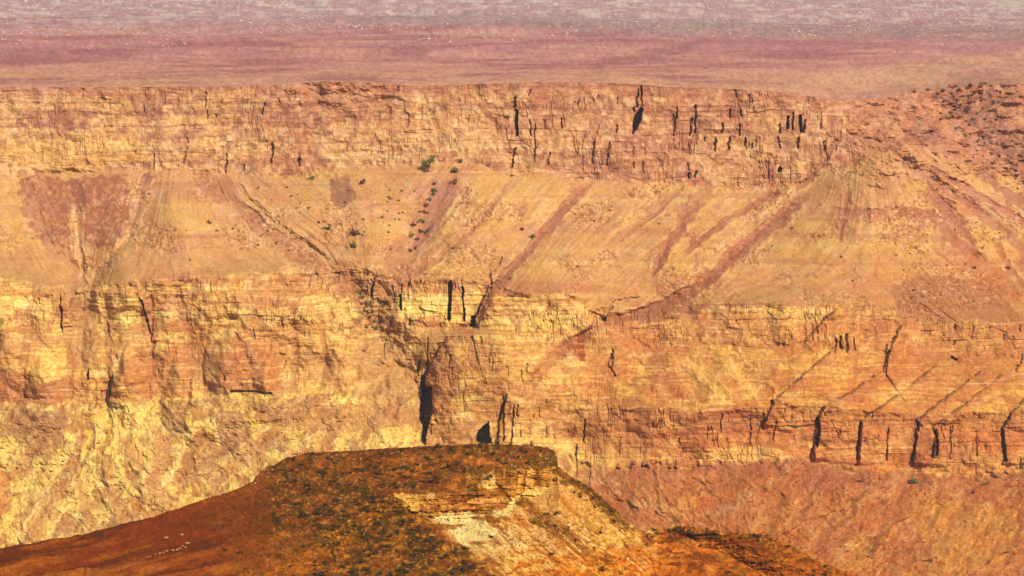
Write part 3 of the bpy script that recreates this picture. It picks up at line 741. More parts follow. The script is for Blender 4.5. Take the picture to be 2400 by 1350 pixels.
ppatch([(2150, 215), (2230, 178), (2330, 174), (2400, 190), (2400, 215), (2250, 220)], (160, 106, 92), .6, 10, 11)
ppatch([(740, 188), (800, 178), (900, 185), (860, 200), (740, 200)], (150, 98, 84), .6, 6, 9)
g = fbm(Up / 7, rowv / 3.2, 3, 206)
for k in range(3): pc[k] *= 1 + (g - .5) * (.34 - .05 * k)
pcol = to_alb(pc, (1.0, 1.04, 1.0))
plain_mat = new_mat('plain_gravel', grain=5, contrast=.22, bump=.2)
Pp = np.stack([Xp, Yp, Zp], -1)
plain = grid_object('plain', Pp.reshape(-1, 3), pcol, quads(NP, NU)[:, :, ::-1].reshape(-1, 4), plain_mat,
                    'broad pinkish gravel plain dotted with pale tufts above the cliff', 'plain')

# ------------------------------------------------------------------ the brown mesa in front
SIL = [(-700, 1420), (-200, 1322), (0, 1285), (200, 1250), (350, 1212), (480, 1170), (560, 1145), (590, 1128), (620, 1100), (680, 1070),
       (720, 1062), (850, 1055), (1000, 1045), (1150, 1040), (1230, 1043), (1280, 1047), (1298, 1056), (1306, 1072), (1304, 1090), (1325, 1106),
       (1400, 1155), (1480, 1228), (1500, 1243), (1540, 1240), (1600, 1235), (1650, 1240), (1700, 1249), (1780, 1251), (1830, 1265), (1870, 1290),
       (1920, 1315), (2000, 1345), (2200, 1425), (2500, 1500)]
um = np.concatenate([np.linspace(-700, -50, 16), np.linspace(-40, 2060, 1050), np.linspace(2080, 2500, 10)])
NM = len(um)
sil = ip(um, SIL)
silj = (fbm(um / 14, um * 0, 3, 300) - .5) * (5 + 7 * ss(um, 1300, 1340) + 9 * ss(um, 540, 580) * (1 - ss(um, 680, 720))) + (fbm(um / 5, um * 0, 2, 301) - .5) * 2.5      # broken skyline
BOT = 1370.0
NF = 215
tf = np.linspace(0, 1, NF)[:, None]
Vm = sil[None] + tf * np.maximum(BOT - sil[None], 12)
ext = np.array([25., 60., 110., 170., 240.])[:, None]
Vm = np.concatenate([Vm, Vm[-1:] + ext], 0)
Um = np.broadcast_to(um, Vm.shape).copy()
YS = ip(um, [(-700, 1080), (0, 1130), (400, 1210), (700, 1300), (1000, 1320), (1280, 1310), (1310, 1300), (1480, 1290), (1520, 1350), (2000, 1330), (2500, 1300)])
capf = ip(um, [(-700, 1500), (0, 1500), (500, 1420), (700, 1300), (860, 1190), (920, 1162), (1000, 1170), (1100, 1150), (1170, 1110), (1230, 1092),
               (1300, 1088), (1310, 1096), (2500, 1600)])
scb = ip(um, [(-700, 1600), (700, 1360), (860, 1230), (930, 1195), (1010, 1216), (1100, 1240), (1190, 1225), (1215, 1180), (1260, 1165), (1300, 1125), (1310, 1110), (2500, 1700)])
YS, capf, scb = gsm(um, YS, 24), gsm(um, capf, 16), gsm(um, scb, 14)
dv = Vm - sil[None]
mult = gsm(um, ip(um, [(-700, 1.1), (500, 1.0), (700, .85), (900, .78), (1200, .74), (1340, .5), (1480, .5), (1600, .6), (2500, .8)]), 60)[None]
silS = gsm(um, sil, 45)
Ym = YS[None] - (Vm - silS[None]) * mult
sc_zone = ss(Vm, capf[None] - 4, capf[None] + 4) * (1 - ss(Vm, scb[None] - 6, scb[None] + 6))
drop = np.clip(Vm - capf[None], 0, None) - np.clip(Vm - scb[None], 0, None)
Ym += np.clip(drop, 0, 80) * .62 * mult                        # the scarp is steeper than the slopes
mbig = fbm(Um / 170, Vm / 70, 4, 302)
mmed = fbm(Um / 40, Vm / 22, 4, 303)
mfin = fbm(Um / 9, Vm / 6, 3, 304)
mmic = fbm(Um / 3.6, Vm / 3.0, 2, 305)
dm = (mbig - .5) * 16 + (mmed - .5) * 5 + (mfin - .5) * 1.8 + (mmic - .5) * .9
leftsm = 1 - ss(Um, 420, 700) * 1.0
rgt = ss(Um, 1290, 1330)
swA = Vm + .22 * Um
dm += leftsm * (fbm(Um / 140, swA / 16, 3, 306) - .5) * 9
# scarp bedding and blocks
def mblocks(th, wd, s):
    k = np.floor(Vm / th + fbm(Um / 120, Vm / 60, 2, s) * 1.6); r = hsh(k, k * 0 + 3, s)
    c = np.floor(Um / (wd * (.6 + r)) + r * 31); return hsh(k, c, s + 1)
mb1 = mblocks(13, 22, 310); mb2 = mblocks(6, 9, 320)
bedw = Vm + (fbm(Um / 50, Vm / 30, 3, 311) - .5) * 9
bed = fbm(Um / 160, bedw / 3.4, 3, 312)
dm += sc_zone * ((bed - .5) * 4.5 + (mb1 - .5) * .8 + (fbm(Um / 20, Vm / 24, 3, 313) - .5) * 5)
qs = Vm - .8 * Um
slopeR = ss(Um, 1080, 1180) * ss(Vm, 1200, 1240)
dm += slopeR * ((fbm(qs / 16, (Um + Vm) / 120, 3, 314) - .5) * 4)
dm += (fbm(Um / 5, Vm / 4, 2, 315) - .5) * 2.4 * (1 - .6 * leftsm)
DMdec = np.ones_like(dm); DMdec[0] = .15
fl = ss(dv, 0, 14)
Ymm_fade = .12 + .88 * fl

def mesa_dens(u, v):
    """how much of the ground is covered by dark scrub, 0..1"""
    u = np.asarray(u, float); v = np.asarray(v, float)
    s_loc = np.interp(u, um, sil)
    d = np.where(u < 460, .04, np.where(u < 640, np.where(v < 1160, .3, .07), .75))
    d = np.where((u >= 640) & (u < 930), np.where(v < 1100, .6, np.where(v < 1255, .95, np.where(u > 740, .8, .3))), d)
    ev = 1168 + (u - 915) * .76
    d = np.where((u >= 930) & (u < 1235), np.where(v < np.interp(u, [930, 1100, 1235], [1158, 1130, 1085]), .62, np.where(v > ev + 4, .92, .04)), d)
    d = np.where((u >= 1235) & (u < 1310), np.where(v < 1098, .6, .06), d)
    rib = np.abs(v - (1180 + (u - 1225) * .80)) < 14
    d = np.where((u >= 1215) & (u < 1400) & rib, .6, d)
    d = np.where((u >= 1300) & (u < 1510), np.where(v < s_loc + 28, .9, np.where(rib, .5, .1)), d)
    d = np.where(u >= 1510, np.where((v < s_loc + 14) & (u < 1860), .8, .2), d)
    return d
DN = mesa_dens(Um + (mbig - .5) * 160 + (mmed - .5) * 60, Vm + (mmed - .5) * 10)
DN = np.clip(DN + (mmed - .5) * .9 * (DN > .15), 0, 1)
mc = [np.full(Vm.shape, x, float) for x in (146.0, 88.0, 34.0)]
def mpatch(poly, c, m=.85, wobble=8, sc=14, speck=.4, seed=0):
    sl, ins = in_poly(Um, Vm, poly, wobble, sc, 60 + seed)
    mk = ins * m * (1 - speck * ss(fbm(Um[sl] / 7, Vm[sl] / 5, 3, 350 + seed), .52, .66))
    for k in range(3):
        a = mc[k][sl]; a += (c[k] - a) * mk
def mridge(poly, w0, w1, h, c=None, m=.8):
    sl, D, S, T = poly_dist(Um, Vm, poly, max(w0, w1) * 2.5)
    wd = (w0 + (w1 - w0) * T) * (.6 + .8 * fbm(Um[sl] / 24, Vm[sl] / 24, 3, 341))
    g_ = np.clip(1 - D / wd, 0, 1)
    dm[sl] -= h * g_ * ss(T, 0, .1) * ss(1 - T, 0, .1)
    if c is not None:
        mk = ss(g_ + (mfin[sl] - .5) * 1.4, .1, .5) * m * ss(T, 0, .03) * ss(1 - T, 0, .06)
        for k in range(3):
            a = mc[k][sl]; a += (c[k] - a) * mk
# smooth left flank: rust soil with long darker and lighter streaks
mixc(mc, (134, 62, 20), leftsm)
mixc(mc, (164, 92, 36), leftsm * ss(fbm(Um / 150, swA / 17, 4, 330), .5, .62) * .8)
mixc(mc, (98, 50, 18), leftsm * ss(fbm(Um / 190, swA / 13, 4, 331), .52, .64) * .8)
mixc(mc, (184, 112, 50), ss(820 - Um, 0, 200) * ss(Vm, 1285, 1345) * ss(fbm(Um / 90, swA / 15, 3, 332), .42, .58) * .75)
# the cap
cap = ss(Um, 600, 800) * (1 - rgt) * (1 - ss(Vm + (mmed - .5) * 20, capf[None] - 8, capf[None] + 8))
mixc(mc, (140, 80, 38), cap)
mixc(mc, (176, 110, 64), cap * ss(fbm(Um / 80, Vm / 9, 4, 333), .5, .62) * .8)
mixc(mc, (110, 74, 30), cap * ss(fbm(Um / 60, Vm / 10, 4, 334), .52, .62) * .7)
mixc(mc, (92, 60, 22), np.clip(1 - dv / 18, 0, 1) * ss(Um, 600, 760) * (1 - ss(Um, 1290, 1300)) * .7)
mixc(mc, (190, 116, 70), cap * ss(Um, 1050, 1110) * np.exp(-((Vm - 1084) / 6) ** 2) * .85)
mixc(mc, (178, 128, 70), cap * np.exp(-((Vm - 1103 + .25 * (Um - 930)) / 4) ** 2) * (np.abs(Um - 930) < 45) * .8)
# below the cap: scarp and ribs
mpatch([(905, 1158), (1000, 1160), (1100, 1140), (1170, 1108), (1230, 1090), (1300, 1088), (1310, 1110), (1490, 1240), (1560, 1290), (1660, 1380), (1190, 1380), (1100, 1300), (1000, 1215)], (226, 174, 108), .97, 6, 18, .2, 1)
mixc(mc, (232, 184, 120), slopeR * (Um < 1520) * ss(fbm(qs / 9, (Um + Vm) / 130, 4, 342), .5, .62) * .75)
mixc(mc, (168, 108, 56), slopeR * (Um < 1520) * ss(fbm(qs / 12, (Um + Vm) / 90, 4, 343), .53, .64) * .75)
mpatch([(980, 1160), (1090, 1140), (1120, 1190), (1195, 1172), (1190, 1195), (1120, 1205), (1020, 1206), (975, 1195)], (164, 106, 50), .85, 5, 12, .35, 2)
mixc(mc, (224, 168, 92), sc_zone * ss(bed, .56, .66) * (Um > 960) * (Um < 1230) * .75)
mixc(mc, (128, 78, 34), sc_zone * ss(bed, .44, .34) * (Um > 960) * (Um < 1230) * .7)
mpatch([(1080, 1112), (1170, 1098), (1200, 1170), (1120, 1160)], (150, 98, 44), .7, 6, 12, .4, 30)
vst = fbm(Um / 6 + (Vm - 1100) / 60, Vm / 70, 3, 344)
rimz = ss(Um, 1165, 1180) * (1 - ss(Um, 1298, 1306)) * ss(Vm, 1086, 1098) * (1 - ss(Vm, 1140, 1160))
mixc(mc, (186, 130, 62), rimz * .9)
mixc(mc, (222, 172, 94), rimz * ss(vst, .52, .62) * .8)
mixc(mc, (118, 80, 34), rimz * ss(vst, .46, .38) * .85)
mpatch([(922, 1160), (960, 1158), (985, 1168), (980, 1198), (962, 1206), (945, 1188)], (252, 196, 100), .95, 4, 10, .25, 3)
mpatch([(998, 1155), (1018, 1152), (1020, 1174), (1000, 1168)], (244, 200, 134), .85, 3, 8, .15, 4)
mpatch([(1008, 1216), (1045, 1206), (1100, 1204), (1132, 1208), (1146, 1235), (1205, 1250), (1240, 1285), (1118, 1290), (1060, 1254)], (255, 234, 172), .95, 4, 10, .1, 5)
mpatch([(1118, 1200), (1180, 1192), (1204, 1164), (1214, 1180), (1192, 1212), (1130, 1212)], (255, 228, 152), .95, 4, 9, .1, 6)
mpatch([(1085, 1262), (1140, 1264), (1200, 1235), (1262, 1290), (1300, 1330), (1200, 1345), (1150, 1310)], (238, 192, 122), .75, 6, 16, .4, 7)
mpatch([(1128, 1110), (1155, 1106), (1165, 1140), (1152, 1150), (1128, 1132)], (236, 206, 132), .9, 4, 7, .5, 8)
mpatch([(1090, 1116), (1140, 1112), (1138, 1118), (1096, 1122)], (230, 184, 110), .8, 2, 7, .3, 27)
mpatch([(1213, 1158), (1250, 1145), (1296, 1134), (1298, 1148), (1240, 1166), (1215, 1172)], (254, 214, 130), .9, 4, 10, .2, 9)
mpatch([(1176, 1134), (1212, 1134), (1206, 1168), (1200, 1170)], (206, 152, 74), .85, 2, 10, .2, 10)
mridge([(1160, 1128), (1180, 1150), (1200, 1176)], 3, 3, -1.5, (84, 52, 22), .9)
mpatch([(1250, 1060), (1302, 1060), (1306, 1088), (1285, 1096), (1250, 1098), (1238, 1088)], (98, 72, 30), .9, 4, 8, .35, 13)
mpatch([(1262, 1062), (1285, 1058), (1288, 1066), (1266, 1068)], (210, 170, 108), .7, 3, 6, .5, 28)
mpatch([(1272, 1096), (1296, 1094), (1300, 1130), (1272, 1128)], (210, 156, 82), .85, 3, 8, .2, 12)
mpatch([(1172, 1084), (1250, 1078), (1245, 1096), (1190, 1104)], (112, 78, 34), .75, 5, 9, .5, 14)
mpatch([(1093, 1132), (1120, 1130), (1124, 1166), (1096, 1170)], (96, 70, 28), .85, 3, 10, .25, 15)
mpatch([(1205, 1200), (1255, 1226), (1235, 1242), (1205, 1225)], (196, 122, 68), .75, 4, 12, .3, 16)
mpatch([(1330, 1175), (1385, 1190), (1410, 1228), (1360, 1232)], (214, 168, 96), .75, 6, 14, .3, 17)
mpatch([(1375, 1240), (1480, 1240), (1505, 1272), (1400, 1280)], (232, 182, 88), .8, 8, 14, .4, 18)
mpatch([(1190, 1325), (1330, 1290), (1500, 1280), (1580, 1310), (1540, 1400), (1180, 1400)], (212, 132, 44), .75, 12, 18, .4, 19)
mpatch([(1290, 1330), (1440, 1300), (1500, 1345), (1400, 1380)], (228, 160, 58), .65, 10, 14, .5, 20)
mpatch([(1130, 1318), (1250, 1290), (1300, 1330), (1180, 1352)], (250, 200, 106), .75, 6, 14, .35, 31)
mridge([(1218, 1168), (1290, 1228), (1345, 1272), (1385, 1300)], 15, 18, 3, (142, 92, 46), .85)
mridge([(1300, 1150), (1345, 1200), (1400, 1255)], 9, 10, 2, (170, 108, 56), .55)
mridge([(1204, 1175), (1240, 1225), (1300, 1290)], 6, 7, 2, (236, 184, 122), .7)
mpatch([(1306, 1096), (1330, 1104), (1405, 1155), (1470, 1216), (1478, 1236), (1450, 1232), (1400, 1190), (1340, 1140), (1308, 1124)], (112, 80, 34), .9, 13, 11, .8, 29)
# brown brushy flank left of the scarp
mpatch([(820, 1180), (915, 1166), (1000, 1224), (1170, 1348), (1210, 1400), (600, 1400), (700, 1280)], (140, 88, 34), .75, 8, 20, .4, 21)
mpatch([(640, 1290), (800, 1280), (900, 1320), (900, 1400), (560, 1400)], (166, 102, 44), .65, 14, 26, .4, 22)
mpatch([(440, 1200), (660, 1140), (760, 1200), (620, 1260), (440, 1246)], (112, 62, 22), .55, 12, 26, .4, 23)
mridge([(912, 1166), (1000, 1225), (1085, 1288), (1170, 1346)], 5, 6, -1, (196, 132, 66), .6)
# red ridge at the right
rr = ss(Um + (mmed - .5) * 60, 1480, 1570)
mixc(mc, (184, 104, 40), rr)
mixc(mc, (216, 142, 62), rr * ss(fbm(Um / 30, Vm / 14, 4, 337), .48, .62) * .8)
mixc(mc, (116, 56, 20), rr * ss(fbm(Um / 36, Vm / 9, 4, 338) + .12 * np.clip(1 - dv / 40, 0, 1) * ss(Um, 1600, 1680), .54, .62) * .85)
mpatch([(1690, 1256), (1790, 1258), (1840, 1290), (1830, 1310), (1740, 1300)], (118, 56, 20), .8, 9, 14, .5, 24)
mpatch([(1590, 1240), (1650, 1244), (1700, 1256), (1690, 1275), (1620, 1256)], (104, 66, 24), .75, 6, 9, .5, 25)
mpatch([(1800, 1310), (1900, 1318), (2010, 1350), (1850, 1380), (1790, 1340)], (128, 66, 22), .6, 8, 12, .5, 26)
mixc(mc, (176, 118, 46), np.clip(DN * 1.2, 0, 1) * ss(fbm(Um / 22, Vm / 12, 4, 347), .5, .62) * .7 * (1 - .85 * cap))
mixc(mc, (96, 72, 24), np.clip(DN * 1.2, 0, 1) * ss(fbm(Um / 30, Vm / 15, 4, 348), .53, .63) * .7)
mixc(mc, (112, 58, 22), ss(Um, 560, 700) * (1 - rgt) * ss(fbm(Um / 60, Vm / 16, 4, 349), .55, .65) * .6 * (Um < 1180))
rz = slopeR * (Um < 1540) * (Um > 1110) * ss(Vm - (1168 + (Um - 915) * .76), 4, -10)
mixc(mc, (140, 88, 44), rz * ss(fbm(qs / 7, (Um + Vm) / 40, 4, 351), .6, .68) * .65)
mixc(mc, (246, 206, 136), rz * ss(fbm(qs / 6, (Um + Vm) / 60, 3, 352), .6, .7) * .7)
mixc(mc, (96, 60, 28), rz * ss(fbm(Um / 5, Vm / 4, 2, 353), .72, .78) * .8)
mixc(mc, (176, 96, 36), (Um > 1150) * ss(Vm, 1270, 1320) * ss(fbm(Um / 16, Vm / 10, 4, 354), .53, .62) * .7)
# scrub and litter mottling of the ground, too fine to build plant by plant
sp = fbm(Um / 5.5, Vm / 4.2, 3, 345) + (fbm(Um / 26, Vm / 11, 3, 355) - .5) * .34
mixc(mc, (84, 60, 20), ss(sp, .64 - .14 * DN, .70 - .12 * DN) * np.clip(DN * 1.3, 0, 1) * (.7 - .3 * cap))
mixc(mc, (214, 158, 80), ss(fbm(Um / 4.5, Vm / 3.4, 2, 346), .64, .76) * np.clip(DN * 1.3, 0, 1) * .65)
mj = 1 + (mfin - .5) * .5 + (mmic - .5) * .55
smooth_f = 1 - .3 * leftsm
for k in range(3): mc[k] *= 1 + (mj - 1) * smooth_f
lum = ss(mc[1], 110, 190).ravel()[:, None]                     # pale bedrock is less red than the soil
mcol = to_alb(mc, (1, 1, 1)) * (np.array([[1.10, .86, .36]]) * (1 - lum) + np.array([[1.0, .86, .60]]) * lum)

Xm, _, Zm = unproj(Um, Vm, Ym)
Zm = Zm - (silj * YS / F)[None] * np.clip(1 - dv / 16, 0, 1)
Ym2 = Ym + dm * Ymm_fade
# back side of the hill, dropping away behind its skyline
NBK = 14
tb = np.linspace(1, 0, NBK)[:-1][:, None] if False else np.linspace(0, 1, NBK)[1:][::-1][:, None]
bY = Ym2[0][None] + 8 * (tb > 0) + tb * 190
bZ = Zm[0][None] - 1.2 * (tb > 0) - (tb ** 1.15) * 170
bX = Xm[0][None] + 0 * tb
bZ += (fbm(np.broadcast_to(um, bY.shape) / 30, bY / 20, 3, 340) - .5) * 6 * tb
Pm = np.concatenate([np.stack([bX, bY, bZ], -1), np.stack([Xm, Ym2, Zm], -1)], 0)
mcf = np.concatenate([np.repeat(mcol.reshape(Vm.shape + (3,))[0:1], NBK - 1, 0), mcol.reshape(Vm.shape + (3,))], 0)
Qm = quads(Pm.shape[0], NM)
uq = np.broadcast_to((um[:-1] + um[1:])[None] * .5, Qm.shape[:2])
ridge_m = uq > 1510
hill_mat = new_mat('mesa_soil', grain=.8, contrast=.4, bump=.5)
grid_object('mesa', Pm.reshape(-1, 3), mcf.reshape(-1, 3), Qm[~ridge_m], hill_mat,
            'dark brown flat topped mesa with a pale scarp standing in front of the canyon wall', 'mesa')
grid_object('ridge', Pm.reshape(-1, 3), mcf.reshape(-1, 3), Qm[ridge_m], hill_mat,
            'low rust red ridge trailing right from the foot of the mesa', 'ridge')

# ------------------------------------------------------------------ canyon floor (below the frame)
fx = np.linspace(-700, 700, 90); fy = np.linspace(700, 2060, 90)
FX, FY = np.meshgrid(fx, fy)
FZ = -412 + (fbm(FX / 120, FY / 120, 4, 400) - .5) * 24
fcol = to_alb([np.full(FX.shape, x, float) * (1 + (fbm(FX / 40, FY / 40, 3, 401) - .5) * .3) for x in (196, 132, 82)])
grid_object('canyon_floor', np.stack([FX, FY, FZ], -1).reshape(-1, 3), fcol, quads(90, 90)[:, :, ::-1].reshape(-1, 4), rock,
            'stony canyon floor between the mesa and the wall', 'ground')

# ------------------------------------------------------------------ plants and stones
def leaf_mat(name, rgb, rgb2):
    m = bpy.data.materials.new(name); m.use_nodes = True
    n = m.node_tree; b = n.nodes['Principled BSDF']; b.inputs['Roughness'].default_value = .9
    b.inputs['Specular IOR Level'].default_value = .1
    tc = n.nodes.new('ShaderNodeTexCoord'); nz = n.nodes.new('ShaderNodeTexNoise'); nz.inputs['Scale'].default_value = 2.2
    oi = n.nodes.new('ShaderNodeObjectInfo'); ad = n.nodes.new('ShaderNodeVectorMath'); ad.operation = 'ADD'
    n.links.new(tc.outputs['Object'], ad.inputs[0]); n.links.new(oi.outputs['Random'], ad.inputs[1])
    n.links.new(ad.outputs[0], nz.inputs['Vector'])
    rp = n.nodes.new('ShaderNodeValToRGB')
    rp.color_ramp.elements[0].position = .35; rp.color_ramp.elements[1].position = .65
    rp.color_ramp.elements[0].color = (*[float(x) for x in lin(rgb) * K_ALB], 1)
    rp.color_ramp.elements[1].color = (*[float(x) for x in lin(rgb2) * K_ALB], 1)
    n.links.new(nz.outputs['Fac'], rp.inputs[0]); n.links.new(rp.outputs[0], b.inputs['Base Color'])
    return m

M_GREEN = leaf_mat('green_leaf', (92, 100, 46), (134, 136, 72))
M_RUST = leaf_mat('rust_leaf', (122, 70, 48), (154, 96, 66))
M_OLIVE = leaf_mat('olive_leaf', (62, 46, 16), (104, 78, 30))
M_PALE = leaf_mat('pale_leaf', (206, 180, 164), (232, 208, 186))
M_STONE = leaf_mat('pale_stone', (180, 132, 80), (216, 172, 116))
M_DARKROCK = leaf_mat('dark_rock', (128, 74, 42), (176, 112, 66))
M_BARK = leaf_mat('bark', (96, 74, 52), (122, 96, 70))

def shrub_arrays(n, seed, flat=.7):
    r = np.random.default_rng(seed)
    nc = 5
    cen = r.normal(0, .32, (nc, 3)); cen[:, 2] = np.abs(cen[:, 2]) * flat + .3
    vs_, fs_ = [], []
    for i in range(n):
        c = cen[r.integers(nc)]
        d = r.normal(0, 1, 3); d /= np.linalg.norm(d) + 1e-6
        p = c + d * .30 * r.uniform(.5, 1.1)
        p[2] = max(p[2] * 1.0, .02)
        a = r.normal(0, 1, 3); a /= np.linalg.norm(a); b = np.cross(a, r.normal(0, 1, 3)); b /= np.linalg.norm(b) + 1e-6
        sz = r.uniform(.08, .17)
        k = len(vs_)
        vs_ += [p + a * sz, p + b * sz, p - a * sz, p - b * sz]
        fs_.append((k, k + 1, k + 2, k + 3))
    # short stems
    for i in range(5):
        ang = r.uniform(0, 6.28); e = np.array([math.cos(ang) * .3, math.sin(ang) * .3, .45]); s0 = np.array([0, 0, -.25]); t_ = np.array([.025, .025, 0])
        k = len(vs_); vs_ += [s0 - t_, s0 + t_, e + t_ * .4, e - t_ * .4]; fs_.append((k, k + 1, k + 2, k + 3))
    return np.array(vs_), fs_

def mesh_from(name, v, f, mat):
    me = bpy.data.meshes.new(name); me.from_pydata([tuple(x) for x in v], [], f); me.materials.append(mat); me.update(); return me

def rock_arrays(seed, flat=.65):
    r = np.random.default_rng(seed)
    import bmesh
    bm = bmesh.new(); bmesh.ops.create_icosphere(bm, subdivisions=1, radius=.5)
    v = np.array([x.co[:] for x in bm.verts]); f = [tuple(q_.index for q_ in p.verts) for p in bm.faces]; bm.free()
    v = v * (1 + r.normal(0, .16, (len(v), 1))); v[:, 2] *= flat; v[:, 0] *= 1.2
    v = np.sign(v) * np.minimum(np.abs(v), .42 + .1 * r.random(3))
    v[:, 2] += .15
    return v, f

shr = [shrub_arrays(90, 500 + i) for i in range(6)]
rok = [rock_arrays(600 + i) for i in range(6)]
def variants(src, name, mat): return [mesh_from(name, v, f, mat) for v, f in src]
S_GREEN, S_RUST, S_OLIVE, S_PALE = (variants(shr, 'shrub', m) for m in (M_GREEN, M_RUST, M_OLIVE, M_PALE))
R_PALE, R_DARK = variants(rok, 'stone', M_STONE), variants(rok, 'boulder', M_DARKROCK)

def put(name, me, p, size, label, cat, group=None, squash=1.0):
    o = bpy.data.objects.new(name, me); C.objects.link(o)
    o.location = p; o.scale = (size, size, size * squash); o.rotation_euler = (0, 0, random.uniform(0, 6.28))
    o['label'] = label; o['category'] = cat; o['kind'] = 'thing'
    if group: o['group'] = group
    return o

def wall_pt(u, v):
    c = int(np.argmin(np.abs(ucol - u)))
    # search the displaced column for the vertex that projects nearest to row v
    X_, Y_, Z_ = P[:, c, 0], P[:, c, 1], P[:, c, 2]
    cp, sp = math.cos(PITCH), math.sin(PITCH)
    dep = Y_ * cp - Z_ * sp; vv = 675 - F * (Y_ * sp + Z_ * cp) / dep
    r = int(np.argmin(np.abs(vv - v)))
    return Vector3(P[r, c])
def mesa_pt(u, v):
    A = Pm[NBK - 1:]
    c = int(np.argmin(np.abs(um - u)))
    Y_, Z_ = A[:, c, 1], A[:, c, 2]
    cp, sp = math.cos(PITCH), math.sin(PITCH)
    vv = 675 - F * (Y_ * sp + Z_ * cp) / (Y_ * cp - Z_ * sp)
    return Vector3(A[int(np.argmin(np.abs(vv - v))), c])
def Vector3(a): return (float(a[0]), float(a[1]), float(a[2]))
MW = 2330 / F        # metres per photo pixel at the wall
MM = 1240 / F        # at the mesa

# the one green tree under the upper cliff
tx = bpy.data.objects.new('tree', None); C.objects.link(tx)
tx.scale = (1.2, 1.2, 1.2)
tx.location = wall_pt(1003, 400); tx['label'] = 'green bushy tree standing alone at the foot of the upper cliff'; tx['category'] = 'tree'
tv, tfc = [], []
rr_ = np.random.default_rng(77)
def limb(a, b, r0, r1):
    a = np.array(a, float); b = np.array(b, float); d = b - a; d /= np.linalg.norm(d)
    s0 = np.cross(d, (0.3, .9, .1)); s0 /= np.linalg.norm(s0); s1 = np.cross(d, s0); k = len(tv)
    for p, r in ((a, r0), (b, r1)):
        for i in range(6):
            an = i * math.pi / 3; tv.append(p + r * (math.cos(an) * s0 + math.sin(an) * s1))
    for i in range(6): tfc.append((k + i, k + (i + 1) % 6, k + 6 + (i + 1) % 6, k + 6 + i))
limb((0, 0, -1), (.4, 0, 2.6), .42, .3)
tips = [(-2.4, .4, 5.2), (2.6, -.6, 6.6), (.6, .8, 6.2), (2.9, .3, 8.6), (-.6, -.8, 4.6), (-3, 0, 3.2)]
for t_ in tips: limb((.4, 0, 2.4), t_, .22, .07)
tr = bpy.data.objects.new('trunk', mesh_from('trunk', tv, tfc, M_BARK)); C.objects.link(tr); tr.parent = tx
cv, cf = [], []
for t_ in tips:
    for i in range(170):
        d = rr_.normal(0, 1, 3); d /= np.linalg.norm(d); p = np.array(t_) + d * np.array([1.9, 1.7, 1.5]) * rr_.uniform(.35, 1.05)
        a = rr_.normal(0, 1, 3); a /= np.linalg.norm(a); b = np.cross(a, rr_.normal(0, 1, 3)); b /= np.linalg.norm(b); s = rr_.uniform(.16, .34)
        k = len(cv); cv += [p + a * s, p + b * s, p - a * s, p - b * s]; cf.append((k, k + 1, k + 2, k + 3))
cr = bpy.data.objects.new('crown', mesh_from('crown', cv, cf, M_GREEN)); C.objects.link(cr); cr.parent = tx

# bushes on the canyon wall
bushes = [  # u, v, px wide, kind, label
 (1080, 380, 11, 'r', 'small rust bush just right of the green tree'),
 (1066, 405, 17, 'g', 'dark olive bush on the scree down and right of the green tree'),
 (998, 404, 11, 'r', 'small brown bush at the foot of the green tree'),
 (1067, 430, 14, 'r', 'round brown bush straight below the dark olive bush'),
 (852, 431, 16, 'r', 'reddish bush on the pale scree left of the green tree'),
 (1150, 390, 9, 'r', 'tiny brown bush under the upper cliff right of the green tree'),
 (1198, 414, 8, 'r', 'tiny brown bush below the long black crack of the upper cliff'),
 (1018, 434, 11, 'r', 'brown bush at the head of the mauve rubble chute'),
 (495, 525, 10, 'r', 'lone brown bush on the smooth yellow spur at left'),
 (513, 543, 6, 'r', 'tiny brown bush just below the lone bush on the yellow spur'),
 (2138, 1134, 20, 'g', 'dark green bush on the scree below the stepped cliff at right'),
 (2309, 1137, 10, 'g', 'small olive bush at lower right beneath the stepped cliff'),
 (2276, 1156, 9, 'r', 'small brown bush below the small olive bush at lower right'),
 (832, 552, 20, 'r', 'broad red brown bush in the amphitheatre at centre left'),
 (828, 580, 15, 'g', 'olive bush below the broad red brown bush'),
 (770, 538, 14, 'g', 'olive bush on the left side of the amphitheatre'),
 (750, 524, 8, 'r', 'small dark bush above the olive bush on the left of the amphitheatre'),
 (900, 718, 11, 'g', 'dark bush at the right edge of the gully mouth'),
 (1245, 557, 12, 'g', 'olive bush alone on the tan scree right of the rubble chute'),
 (1223, 540, 10, 'r', 'brown bush up and left of the olive bush on the tan scree'),
 (1063, 584, 7, 'r', 'tiny dark bush at the foot of the tan scree'),
 (733, 421, 12, 'g', 'olive bush under the upper cliff left of centre'),
 (2280, 630, 9, 'r', 'small brown bush at the foot of the right hand gully'),
 (2360, 632, 13, 'r', 'round brown bush near the right edge of the scree slope')]
for i, (u, v, wd, k, lb) in enumerate(bushes):
    put('bush', (S_GREEN if k == 'g' else S_RUST)[i % 6], wall_pt(u, v), wd * MW * .95, lb, 'bush', 'bushes on the canyon wall', .9)
chute = [(1013, 458), (1000, 484), (997, 501), (1008, 470), (970, 531), (1002, 544), (963, 556), (978, 564), (973, 584), (990, 520), (985, 545), (958, 590), (1020, 450)]
for i, (u, v) in enumerate(chute):
    put('bush', (S_GREEN, S_RUST, S_RUST)[i % 3][i % 6], wall_pt(u, v), random.uniform(8, 13) * MW, 'small dark bush in the row along the mauve rubble chute', 'bush', 'bushes along the mauve chute', .85)
for i, (u, v) in enumerate([(843, 688), (848, 715), (865, 715), (868, 745), (875, 756), (858, 735), (882, 770), (860, 770), (850, 700)]):
    put('bush', (S_GREEN, S_RUST)[i % 2][i % 6], wall_pt(u, v), random.uniform(8, 13) * MW, 'small dark bush clustered in the mouth of the main gully', 'bush', 'bushes in the gully mouth', .85)
